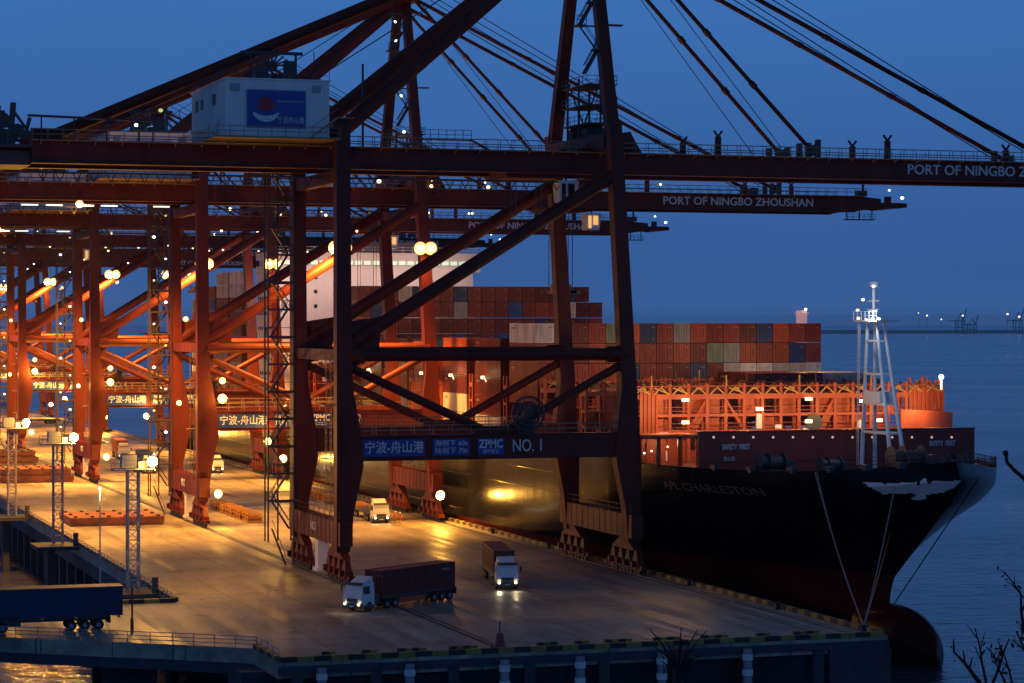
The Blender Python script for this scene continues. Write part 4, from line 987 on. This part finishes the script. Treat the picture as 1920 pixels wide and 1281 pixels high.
# mid bays: the column on the quay side and its neighbour
mid = [(331.2, 27.3), (347.4, 27.3), (363.6, 27.0), (379.8, 27.0), (395.3, 27.0)]
bn = ['first', 'second', 'third', 'fourth', 'fifth']
for bi, (v, top) in enumerate(mid):
    for i in range(2):
        for r in range(5):
            col = pick()
            if r == 4 and rc.random() < .5: col = 'white'
            if bi == 0 and r in (0,): col = 'rust'
            if bi == 1 and r == 0: col = 'orange'
            if bi in (1, 3) and r in (3, 4): col = rc.choice(['white', 'grey'])
            container((cu_(i), v, top - (r + 1) * TH), col, f'{CNAME[col]} container, {bn[bi]} bay behind the bow stack, {tw[r] if r < 4 else "lowest"} row, {"quayside" if i == 0 else "inner"}', 'containers in the middle bays')
for r in range(4):
    for i in range(18):
        if r == 0 and i in (17,): continue
        col = rc.choices(['brown', 'maroon', 'rust', 'navy', 'blue'], [44, 26, 20, 5, 4])[0]
        if r == 0 and i in (3,): col = 'white'
        if r == 0 and i in (4, 15): col = 'navy'
        if r == 1 and i in (7,): col = 'grey'
        if r == 1 and i in (11, 1): col = 'blue'
        if r == 1 and i in (15,): col = 'white'
        container((CU - BH + .75 + i * 2.5, 409.4, 35.9 - (r + 1) * TH), col, f'{CNAME[col]} container, {ORD[i+1]} from the quay side in the {tw[r]} row of the tall middle stack', 'containers in the tall middle stack')
for bi, v in enumerate((507, 521, 535, 549)):
    nr = [10, 10, 9, 8][bi]
    for r in range(nr):
        col = rc.choice(['white', 'grey', 'orange', 'white']) if bi < 2 and r < 2 else rc.choices(['rust', 'brown', 'grey', 'blue', 'white', 'maroon'], [30, 30, 10, 5, 10, 15])[0]
        container((cu_(0), v, 12.8 + (nr - 1 - r) * TH), col, f'{CNAME[col]} container in the {bn[bi]} stack behind the white superstructure, {ORD[r+1]} from the top', 'containers aft of the superstructure')
# ================================================================== MOORING
bol = thing('bollard', 'dark mooring bollard at the corner of the quay holding the bow ropes', 'bollard', (104.6, 211.2, 0))
MB().tube((0, 0, 0), (0, 0, .7), .3, 12, .26).tube((0, 0, .7), (0, 0, .9), .42, 12).build('post', M['black'], bol)
MB().box(-.6, .6, -.6, .6, .0, .08).build('base_plate', M['steel'], bol)
def rope(name, a, c, sag, label, r=.055, col='rope'):
    a, c = Vector(a), Vector(c); P = [a.lerp(c, i / 16) - Vector((0, 0, sag * 4 * (i / 16) * (1 - i / 16))) for i in range(17)]
    tag(MB().path(P, r, 6).build(name, M[col]), label, 'rope', 'mooring ropes at the bow')
B0 = Vector((104.6, 211.2, .75))
h1 = hull_hit(1530, 886); h2 = hull_hit(1678, 912); h3 = hull_hit(1835, 898)
rope('mooring_rope', h1 + Vector((-.1, 0, 0)), B0, .9, 'long pale mooring rope slanting from the forecastle to the corner bollard')
rope('mooring_rope', h1 + Vector((-.1, -.4, .1)), B0 + Vector((0, 0, .1)), 1.3, 'second slanting mooring rope close beside the long pale one', .04)
rope('mooring_rope', h2, B0, .5, 'steep mooring rope from below the eagle to the corner bollard')
rope('mooring_rope', (CU - 3, 247, 6.0), B0, .2, 'short reddish mooring rope crossing in front of the bulbous bow', .06, 'orange')
# anchor chain from the bow
sv = 233.5; tag(MB().tube(h3 if h3 else (CU, 232, 13), (CU + 1.5, 262, WZ), .07, 6).build('anchor_chain', M['cable']), 'thin dark chain running from the bow tip down into the sea', 'chain')
# ================================================================== QUAY OBJECTS
# fender piles on the near quay face
fp = thing('fender_pile', 'x', 'fender pile', (0, QN - .9, -9.5), 0, 'striped fender piles on the near quay face')
b = MB(); b.tube((0, 0, 0), (0, 0, 9.0), .42, 14)
b.build('pile', M['steel'], fp)
b = MB()
for z in (1, 2.4, 3.8, 5.2, 6.6, 8.0): MB().tube((0, 0, z), (0, 0, z + .55), .5, 14).build('stripe', M['white'], fp)
fpx = [603, 768, 946, 1088, 1241, 1402]
fl = ['leftmost', 'second from the left', 'third from the left, under the red beacon', 'fourth from the left', 'fifth from the left, under the dry stalks', 'sixth from the left, nearest the quay corner']
for i, px in enumerate(fpx):
    o = fp if i == 0 else copy_tree(fp); o.location = (PU(px, QN - .9), QN - .9, -9.5); o['label'] = 'white-banded fender pile on the near quay face, ' + fl[i]
# bollards along the water edge
bk = thing('bollard', 'x', 'bollard', (0, 0, 0), 0, 'bollards along the water edge')
MB().tube((0, 0, 0), (0, 0, .55), .28, 10, .24).tube((0, 0, .55), (0, 0, .75), .4, 10).build('post', M['black'], bk)
for i in range(7):
    o = bk if i == 0 else copy_tree(bk); o.location = (105.1, 232 + i * 24, 0); o['label'] = f'{ORD[i+1]} low bollard on the water edge counting from the near quay corner'
# lattice masts on the landward edge
def lattice(v, label, box):
    t = thing('lattice_mast', label, 'mast', (45, v, 0), 0, 'lattice masts along the landward edge of the quay'); b = MB()
    hgt = 13.3
    for x, y in ((-.6, -.6), (.6, -.6), (.6, .6), (-.6, .6)): b.bar((x, y, .1), (x, y, hgt), .17)
    for k in range(12):
        z0, z1 = k * 1.1 + .1, k * 1.1 + 1.2
        for (x0, y0, x1, y1) in ((-.6, -.6, .6, -.6), (.6, -.6, .6, .6), (.6, .6, -.6, .6), (-.6, .6, -.6, -.6)):
            if k % 2: x0, y0, x1, y1 = x1, y1, x0, y0
            b.bar((x0, y0, z0), (x1, y1, z1), .07); b.bar((x0, y0, z1), (x1, y1, z1), .06)
    b.build('lattice', M['steel'], t)
    b = MB(); b.box(-2.2, 2.2, -1.3, 1.3, hgt, hgt + .15); b.railing((-2.2, -1.3, hgt + .15), (2.2, -1.3, hgt + .15), 1.0, 1, .06).railing((-2.2, 1.3, hgt + .15), (2.2, 1.3, hgt + .15), 1.0, 1, .06)
    b.build('platform', M['steel'], t)
    b = MB(); b.box(-1.3, .3, -.8, .8, hgt + .3, hgt + 1.7); b.box(.6, 1.2, -.3, .3, hgt + .2, hgt + .9); b.build('cabinet', M['steel'], t)
    lamp_fix(t, (2.1, -.3, hgt + .9), r=.42, energy=8000 if v < 300 else 15000, off=(.2, -.6, .2))
    b = MB(); b.box(-3.2, 2.2, -3.5, 3.5, -.5, 0); b.box(-1.5, -.5, -1, 1, -9, -.5); b.build('bracket', M['concrete'], t)
    MB().tube((2.0, -2.6, 0), (2.0, -2.6, 1.7), .35, 10).build('post', M['concrete'], t)
lattice(270, 'nearest lattice mast, with a grey cabinet on its top platform, behind the blue truck', 1)
lattice(330, 'middle lattice mast on the landward quay edge, beside the long hatch cover', 0)
lattice(381, 'farthest lattice mast, close to the left edge of the photo', 0)
# slim lamp pole on the trestle
t = thing('lamp_pole', 'slim lamp pole with one small lit lamp, behind the blue truck', 'lamp pole', (PU(187, 257), 257, 0))
MB().tube((0, 0, 0), (0, 0, 12.2), .10, 8, .06).build('pole', M['steel'], t); bulb('g_warm', .17, t, (0, 0, 12.3)); light(t, (0, 0, 11.6), 1500, WRM, .3)
t = thing('signal_pole', 'thin dark red pole standing in front of the trestle pier', 'pole', (PU(247, 233.6), 233.6, -1.4))
MB().tube((0, 0, 0), (0, 0, 5.8), .09, 8).tube((0, 0, 0), (0, 0, 2.8), .16, 8).build('pole', M['ship_dk'], t)
MB().box(-.5, .5, -.5, .9, -.3, 0).build('base_plate', M['steel'], t)
# beacon at the near edge
t = thing('beacon', 'dark red conical beacon with a short mast on the near quay edge', 'beacon', (PU(937, 210.2), 210.2, 0))
MB().tube((0, 0, 0), (0, 0, 1.6), .65, 12, .3).build('cone', M['ship_dk'], t); MB().tube((0, 0, 1.6), (0, 0, 2.7), .06, 6).build('mast', M['ship_dk'], t)
MB().box(-.75, .75, -.75, .75, 0, .12).build('base', M['ship_dk'], t)
# hatch covers laid on the quay
def hatch(u0, u1, v0, v1, z, label, hgt=1.25):
    t = thing('hatch_cover', label, 'hatch cover', ((u0 + u1) / 2, (v0 + v1) / 2, z), 0, 'steel hatch covers landed on the quay')
    W, L = (u1 - u0) / 2, (v1 - v0) / 2
    b = MB(); b.box(-W, W, -L, L, .35, hgt); b.box(-W + .2, W - .2, -L + .2, L - .2, 0, .35)
    for i in range(int(2 * W / 1.2)): x = -W + .4 + i * 1.2; b.box(x, x + .1, -L - .06, -L, .35, hgt - .05)
    b.build('panel', M['hatch'], t)
    b = MB(); rr = random.Random(int(v0))
    for i in range(6):
        for j in range(3): x = -W + .8 + i * (2 * W - 1.6) / 5; y = -L + .8 + j * (2 * L - 1.6) / 2; MB().box(x - .25, x + .25, y - .25, y + .25, hgt, hgt + .22).build('twistlock_socket', M['crane_dark'], t)
hatch(50.6, 64.2, 357.5, 369.5, 0, 'single rust-red hatch cover lying flat beside the second crane')
hatch(52.0, 65.4, 458, 470, 0, 'lower hatch cover of the pair left of the third crane')
hatch(52.4, 64.9, 458.3, 470, 1.27, 'upper hatch cover of the pair left of the third crane')
hatch(55.0, 67.2, 522, 534, 0, 'bottom hatch cover in the farthest pair')
hatch(55.4, 66.6, 522.5, 534, 1.27, 'top hatch cover in the farthest pair')
# gear bins in rows
gb = thing('gear_bin', 'x', 'gear bin', (0, 0, 0), 0, 'open gear bins in rows on the quay'); b = MB()
for x in (-1.1, 1.1):
    for y in (-1.2, 1.2): b.bar((x, y, 0), (x, y, 1.3), .1)
for z in (.15, .7, 1.25):
    for x in (-1.1, 1.1): b.bar((x, -1.2, z), (x, 1.2, z), .1)
    for y in (-1.2, 1.2): b.bar((-1.1, y, z), (1.1, y, z), .1)
b.build('frame', M['lash'], gb); MB().box(-1.0, 1.0, -1.1, 1.1, .1, .85).ball((0, 0, .8), .8, 8, 5, .4).build('load', M['hatch'], gb)
first = True
for i in range(10):
    o = gb if first else copy_tree(gb); first = False
    o.location = (77.6 + (.3 if i % 2 else 0), 358 + i * 3.1, 0); o.rotation_euler.z = rc.uniform(-.06, .06); o['label'] = f'{ORD[i+1]} gear bin from the near end of the lit row between the crane legs'
for i in range(9):
    o = copy_tree(gb); o.location = (97.6 + .4 * (i % 2), 372 + i * 4.2, 0); o.rotation_euler.z = rc.uniform(-.1, .1)
    o['label'] = f'{ORD[i+1]} gear bin behind the white-cab vehicle near the ship'; o['group'] = 'gear bins near the ship'
# ------------------------------------------------------------------ vehicles
HLE = 260
def truck(label, col, clabel, loc, rz, cabcol='truckwhite', lights=True, cont=True, barrier=False, longbox=False, e=HLE):
    """nose at local y = 0, body running to +y"""
    t = thing('container_truck', label, 'truck', loc, rz, 'container trucks on the quay')
    b = MB()
    b.add([(-1.22, .25, .65), (1.22, .25, .65), (1.22, 2.1, .65), (-1.22, 2.1, .65), (-1.22, .0, 1.15), (1.22, .0, 1.15), (-1.2, .05, 1.75), (1.2, .05, 1.75), (-1.12, .38, 2.85), (1.12, .38, 2.85), (1.12, 2.1, 2.95), (-1.12, 2.1, 2.95), (-1.2, 2.1, 1.75), (1.2, 2.1, 1.75)],
          [(0, 3, 2, 1), (0, 1, 5, 4), (4, 5, 7, 6), (6, 7, 9, 8), (8, 9, 10, 11), (1, 2, 13, 7, 5), (0, 4, 6, 12, 3), (7, 13, 10, 9), (6, 8, 11, 12), (3, 12, 11, 10, 13, 2)])
    cab = b.build('cab', M[cabcol], t)
    MB().add([(-1.05, .075, 1.82), (1.05, .075, 1.82), (1.0, .345, 2.68), (-1.0, .345, 2.68)], [(0, 1, 2, 3)]).build('windshield', M['glass'], cab)
    for s in (-1, 1): MB().add([(s * 1.205, .4, 1.8), (s * 1.205, 1.4, 1.8), (s * 1.15, 1.4, 2.6), (s * 1.15, .62, 2.6)], [(0, 1, 2, 3)]).build('window', M['glass'], cab)
    MB().box(-1.25, 1.25, -.08, .22, .38, .85).build('bumper', M['gear'], cab)
    MB().box(-.7, .7, -.03, .06, 1.0, 1.35).build('grille', M['gear'], cab)
    MB().hexa([(-1.1, .15, 2.7), (1.1, .15, 2.7), (1.1, .5, 2.86), (-1.1, .5, 2.86), (-1.1, .12, 2.76), (1.1, .12, 2.76), (1.1, .5, 2.93), (-1.1, .5, 2.93)]).build('sun_visor', M['gear'], cab)
    MB().hexa([(-.9, .8, 2.93), (.9, .8, 2.93), (1.0, 2.05, 2.95), (-1.0, 2.05, 2.95), (-.9, 1.2, 3.2), (.9, 1.2, 3.2), (1.0, 2.05, 3.5), (-1.0, 2.05, 3.5)]).build('roof_deflector', M[cabcol], cab)
    MB().box(-.28, .28, -.1, -.07, .5, .66).build('number_plate', M['letter'], cab)
    for s in (-1, 1): MB().box(s * 1.24 - .05, s * 1.24 + .05, .5, 2.0, .3, .62).build('step', M['gear'], cab)
    for yy in (3.9, 12.6): MB().box(-1.22, 1.22, yy, yy + 1.6, 1.04, 1.11).build('mudguard', M['gear'], t)
    for s in (-1, 1): MB().bar((s * 1.2, .3, 2.5), (s * 1.5, .1, 2.5), .05).box(s * 1.5 - .1, s * 1.5 + .1, .05, .15, 2.0, 2.6).build('mirror', M['gear'], cab)
    for s in (-1, 1):
        hl = bulb('g_head' if lights else 'glass', .15, cab, (s * .92, -.09, .78), 'headlight')
        if lights: light(hl, (0, -.3, 0), e * .28, (1, .80, .45), .12, 70, (R(82), 0, R(180)))
    MB().box(-.45, .45, 1.0, 15.6, .85, 1.1).box(-1.2, 1.2, 3.2, 15.7, 1.12, 1.32).box(-1.15, 1.15, 2.15, 3.0, .7, 1.6).box(-1.2, -.6, 5.5, 7.2, .55, 1.1).box(.6, 1.2, 5.5, 7.2, .55, 1.1).box(-1.2, 1.2, 15.6, 15.75, .6, 1.3).build('chassis', M['gear'], t)
    if barrier:
        for s in (-1, 1): MB().box(s * 1.22 - .03, s * 1.22 + .03, 6.2, 10.4, .45, 1.02).build('side_guard', M['orange'], t)
    wm = MB(); wm.tube((-.16, 0, 0), (.16, 0, 0), .5, 16); 
    for yy in (1.25, 4.2, 5.5, 12.0, 13.3, 14.6):
        for s in (-1, 1):
            o = MB().tube((-.17, 0, 0), (.17, 0, 0), .5, 16).build('wheel', M['rubber'], t, (s * 1.05, yy, .5))
            MB().tube((-.18, 0, 0), (.18, 0, 0), .22, 10).build('rim', M['steel'], o)
    if cont:
        q = Vector((0, 3.4, 1.33)); q.rotate(Euler((0, 0, rz)))
        container(Vector(loc) + q, col, clabel, 'containers carried by trucks', rz)
    return t
def head_to(front, rear): d = Vector(rear) - Vector(front); return math.atan2(-d[0], d[1])
truck('white-cab container truck with headlights on, turning in front of the nearest crane', 'maroon', 'dark maroon container on the truck in front of the nearest crane', (63.0, 243.6, 0), head_to((63.0, 243.6), (72.4, 250.2)), barrier=True)
truck('container truck driving towards the camera, its headlights reflected on the wet deck', 'brown', 'brown container on the truck driving towards the camera', (84.5, 258.4, 0), head_to((84.5, 258.4), (87.0, 270.6)), e=420)
truck('white-cab truck with bright headlights near the ship and the two workers', 'rust', '', (94.9, 349.8, 0), head_to((94.9, 349.8), (95.6, 366)), cont=False)
truck('small white truck with headlights on, by the lit leg of the second crane', 'grey', '', (96.0, 476, 0), head_to((96, 476), (95, 492)), cont=False)
truck('container truck with headlights in the yellow light between the second and third cranes', 'blue', 'blue container on the truck between the second and third cranes', (83, 478, 0), head_to((83, 478), (84, 494)))
truck('farther container truck with headlights beyond the third crane', 'orange', 'orange container on the far truck beyond the third crane', (86.5, 530, 0), head_to((86.5, 530), (87.5, 546)))
truck('dark truck seen side-on far away between the legs of the fourth crane', 'rust', '', (84, 724, 0), R(-80), lights=False, cont=False)
# blue tipping trailer truck on the trestle, running out of the left edge
t = truck('long blue high-sided truck on the trestle at the lower left corner', 'blue', '', (21.6, 238.2, 0), R(-90), lights=False, cont=False)
b = MB(); b.box(-1.25, 1.25, 2.6, 16.9, 1.35, 4.0)
for i in range(15): y = 2.7 + i; 
for s in (-1, 1):
    b.box(s * 1.3 - .05, s * 1.3 + .05, 2.6, 16.9, 3.9, 4.05).box(s * 1.3 - .05, s * 1.3 + .05, 2.6, 16.9, 1.35, 1.5)
b.build('cargo_body', mat('trailer_navy', (.014, .030, .115), .5, var=.2, streak=True), t)
MB().box(-1.36, 1.36, 2.5, 17.0, 4.05, 4.15).build('top_rim', M['hatch'], t)
for y in (4.5, 9.2, 12.4, 16.5): MB().tube((1.3, y, 1.25), (1.4, y, 1.25), .16, 8).build('marker_lamp', M['lash'], t)
# ------------------------------------------------------------------ people
def person(loc, rz, label, step=.12):
    t = thing('person', label, 'person', loc, rz, 'workers standing on the quay')
    J = {'pel': (0, 0, .98), 'chest': (0, 0, 1.32), 'neck': (0, 0, 1.50), 'head': (0, -.01, 1.62), 'top': (0, 0, 1.74),
         'hl': (-.10, 0, .93), 'kl': (-.11, -step, .50), 'al': (-.12, -step * .6, .08), 'tl': (-.12, -step * .6 - .16, .04),
         'hr': (.10, 0, .93), 'kr': (.11, step * .2, .50), 'ar': (.12, step, .08), 'tr': (.12, step - .16, .04),
         'sl': (-.19, 0, 1.42), 'el': (-.25, .02, 1.14), 'wl': (-.24, -.10, .90), 'fl': (-.24, -.14, .82),
         'sr': (.19, 0, 1.42), 'er': (.26, .0, 1.14), 'wr': (.20, -.16, .98), 'fr': (.18, -.22, .93)}
    rad = dict(pel=.15, chest=.17, neck=.06, head=.10, top=.08, hl=.10, kl=.065, al=.05, tl=.045, hr=.10, kr=.065, ar=.05, tr=.045, sl=.075, el=.05, wl=.035, fl=.04, sr=.075, er=.05, wr=.035, fr=.04)
    E = [('pel', 'chest'), ('chest', 'neck'), ('neck', 'head'), ('head', 'top'), ('pel', 'hl'), ('hl', 'kl'), ('kl', 'al'), ('al', 'tl'), ('pel', 'hr'), ('hr', 'kr'), ('kr', 'ar'), ('ar', 'tr'), ('chest', 'sl'), ('sl', 'el'), ('el', 'wl'), ('wl', 'fl'), ('chest', 'sr'), ('sr', 'er'), ('er', 'wr'), ('wr', 'fr')]
    ks = list(J); me = bpy.data.meshes.new('body'); me.from_pydata([J[k] for k in ks], [(ks.index(a), ks.index(c)) for a, c in E], [])
    o = bpy.data.objects.new('body', me); C.objects.link(o); o.parent = t; me.materials.append(M['hivis'])
    o.modifiers.new('Skin', 'SKIN'); me.skin_vertices[0].data[0].use_root = True
    for k, sv_ in zip(ks, me.skin_vertices[0].data): sv_.radius = (rad[k], rad[k] * .85)
    m_ = o.modifiers.new('Sub', 'SUBSURF'); m_.levels = 1; m_.render_levels = 2
    MB().ball((0, -.005, 1.70), .125, 10, 6, .75).box(-.1, .1, -.19, -.05, 1.68, 1.70).build('helmet', M['white'], t, smooth=False)
    MB().ball((0, -.04, 1.615), .088, 10, 6, 1.15).build('face', M['skin'], t, smooth=True)
person((PU(741, 349), 349, 0), R(20), 'worker in orange clothes and white helmet, left one of the two beside the truck')
person((PU(750, 347.5), 347.5, 0), R(-60), 'worker in orange clothes and white helmet, right one of the two beside the truck', .05)
# ------------------------------------------------------------------ far lit tower and navigation things seen over the stacks
v = 2400; u = PU(1503, v); t = thing('lit_tower', 'small pinkish lit tower far behind the top right of the bow stack', 'tower', (u, v, WZ))
MB().box(-4.5, 4.5, -4, 4, 0, PZ(582, u, v) - WZ).box(-6.5, 6.5, -5, 5, PZ(585, u, v) - WZ - 2, PZ(585, u, v) - WZ - 1).build('shaft', glow('glowing_tower_wall', (.9, .38, .30), .42), t)  # wall made to glow in place of light falling on it
bulb('g_shore', 1.6, t, (2, -6, PZ(580, u, v) - WZ))
# distant moored ship hull beyond the far end (pale shape at the left)
# ================================================================== FOREGROUND PLANTS
rp = random.Random(5)
def ground_z(x, y): d = y; return 29.5 - 1.9 - max(0, d) * .24 - (.8 if d > 30 else 0)
def at(px, py, dist):   # point on a sight line at a given distance, used to root plants on the hill
    r = (px - CX) / F; X = r * dist; Z = dist; return Vector((X * .95 + Z * .3126, -.3126 * X + .95 * Z, H - (py - HY) / F * dist))
t = at(1270, 1281, 34); gz = ground_z(t.x, t.y)
dry = thing('dry_stalks', 'bare dry stalks fanning out in front of the quay edge', 'plant', (t.x, t.y, gz))
base = Vector((t.x, t.y, gz))
b = MB()
b.tube((0, 0, -.2), at(1272, 1262, 34) - base, .07, 7, .05)
root_ = at(1272, 1262, 34) - base
for px, py in ((1218, 1180), (1228, 1215), (1278, 1178), (1281, 1195), (1308, 1182), (1326, 1183), (1262, 1212), (1295, 1222), (1250, 1205), (1318, 1230)):
    tip = at(px, py, 34 + rp.uniform(-.4, .4)) - base; md = root_.lerp(tip, .55) + Vector((0, 0, .06)); r = rp.uniform(.008, .013)
    b.tube(root_, md, r * 1.5, 6, r).tube(md, tip, r, 6, r * .6)
for k in range(34):
    q = root_ + Vector((rp.uniform(-.22, .22), rp.uniform(-.2, .2), rp.uniform(-.1, .25))); b.tube(q, q + Vector((rp.uniform(-.1, .1), 0, rp.uniform(.03, .12))), .012, 4, .004)
b.build('stem', M['bark'], dry)
def twig(b, a, d, L, r, lv, lb):
    p = a; d = d.normalized()
    n = 5
    for i in range(n):
        q = p + d * L / n; b.tube(p, q, r * (1 - .12 * i), 5, r * (1 - .12 * (i + 1))); p = q
        d = (d + Vector((rp.uniform(-.16, .16), rp.uniform(-.1, .1), rp.uniform(-.12, .14)))).normalized()
        if lv > 0 and i > 0 and rp.random() < .75:
            twig(b, p, (d + Vector((rp.choice((-1, 1)) * rp.uniform(.5, .9), 0, rp.uniform(-.1, .5)))), L * .33, r * .5, lv - 1, lb)
        if rp.random() < .3:
            c = p + Vector((rp.uniform(-.05, .05), 0, rp.uniform(-.04, .04))); s = rp.uniform(.014, .03)
            x = Vector((rp.uniform(-1, 1), rp.uniform(-1, 1), rp.uniform(-1, 1))).normalized() * s; y = Vector((rp.uniform(-1, 1), rp.uniform(-1, 1), rp.uniform(-1, 1))).normalized() * s * .6
            lb.add([c - x, c + y, c + x, c - y], [(0, 1, 2, 3)])
def shrub(pxb, dist, shoots, label):
    q = at(pxb, 1281, dist); gz = ground_z(q.x, q.y); t = thing('shrub', label, 'shrub', (q.x, q.y, gz)); base = Vector((q.x, q.y, gz)); b, lb = MB(), MB()
    for (x0, y0, x1, y1, r, lv) in shoots:
        a = at(x0, y0, dist) - base; c = at(x1, y1, dist) - base
        b.tube(Vector((0, 0, -.1)), a, r * 1.1, 6, r); twig(b, a, c - a, (c - a).length, r, lv, lb)
    b.build('branch', M['bark'], t); lb.build('foliage', M['leafm'], t)
shrub(1830, 22, ((1838, 1281, 1790, 1222, .024, 1), (1850, 1281, 1828, 1178, .014, 1), (1862, 1281, 1900, 1200, .016, 2), (1890, 1290, 1862, 1230, .014, 2), (1900, 1285, 1880, 1215, .012, 2)), 'dark leafless shrub rising into the lower right corner')
shrub(1925, 19, ((1945, 1281, 1916, 1110, .02, 2), (1955, 1281, 1912, 1180, .016, 2), (1950, 1270, 1925, 1130, .014, 2)), 'dark leafy twigs at the right edge of the picture, above the corner shrub')
q = at(1990, 1281, 16); gz = ground_z(q.x, q.y); t = thing('bent_branch', 'single thick bare branch poking in from the right edge beside the bow', 'branch', (q.x, q.y, gz)); base = Vector((q.x, q.y, gz)); b = MB()
pts = [Vector((0, 0, -.1)), at(1985, 1100, 16) - base, at(1960, 950, 16) - base, at(1920, 897, 16) - base, at(1900, 880, 16) - base, at(1888, 866, 16) - base, at(1886, 850, 16) - base]
for i, (p_, q_) in enumerate(zip(pts, pts[1:])): b.tube(p_, q_, .017 - .001 * i, 7, .017 - .001 * (i + 1))
b.ball(pts[-1], .022, 6, 4); b.build('stem', M['bark'], t)
# air: thin even haze over the whole scene
if HAZE:
    hb_ = MB().box(-11000, 15000, -280, 25000, WZ - 1, 95); ho = hb_.build('haze', bpy.data.materials.new('haze_air'))
    tag(ho, kind='stuff'); m = ho.data.materials[0]; m.use_nodes = True; t = m.node_tree; t.nodes.clear()
    o_ = N(t, 'ShaderNodeOutputMaterial'); pv = N(t, 'ShaderNodeVolumePrincipled'); pv.inputs['Density'].default_value = HAZE
    pv.inputs['Color'].default_value = (.92, .96, 1, 1); pv.inputs['Anisotropy'].default_value = .2; t.links.new(pv.outputs[0], o_.inputs['Volume'])
print('objects', len(bpy.data.objects))
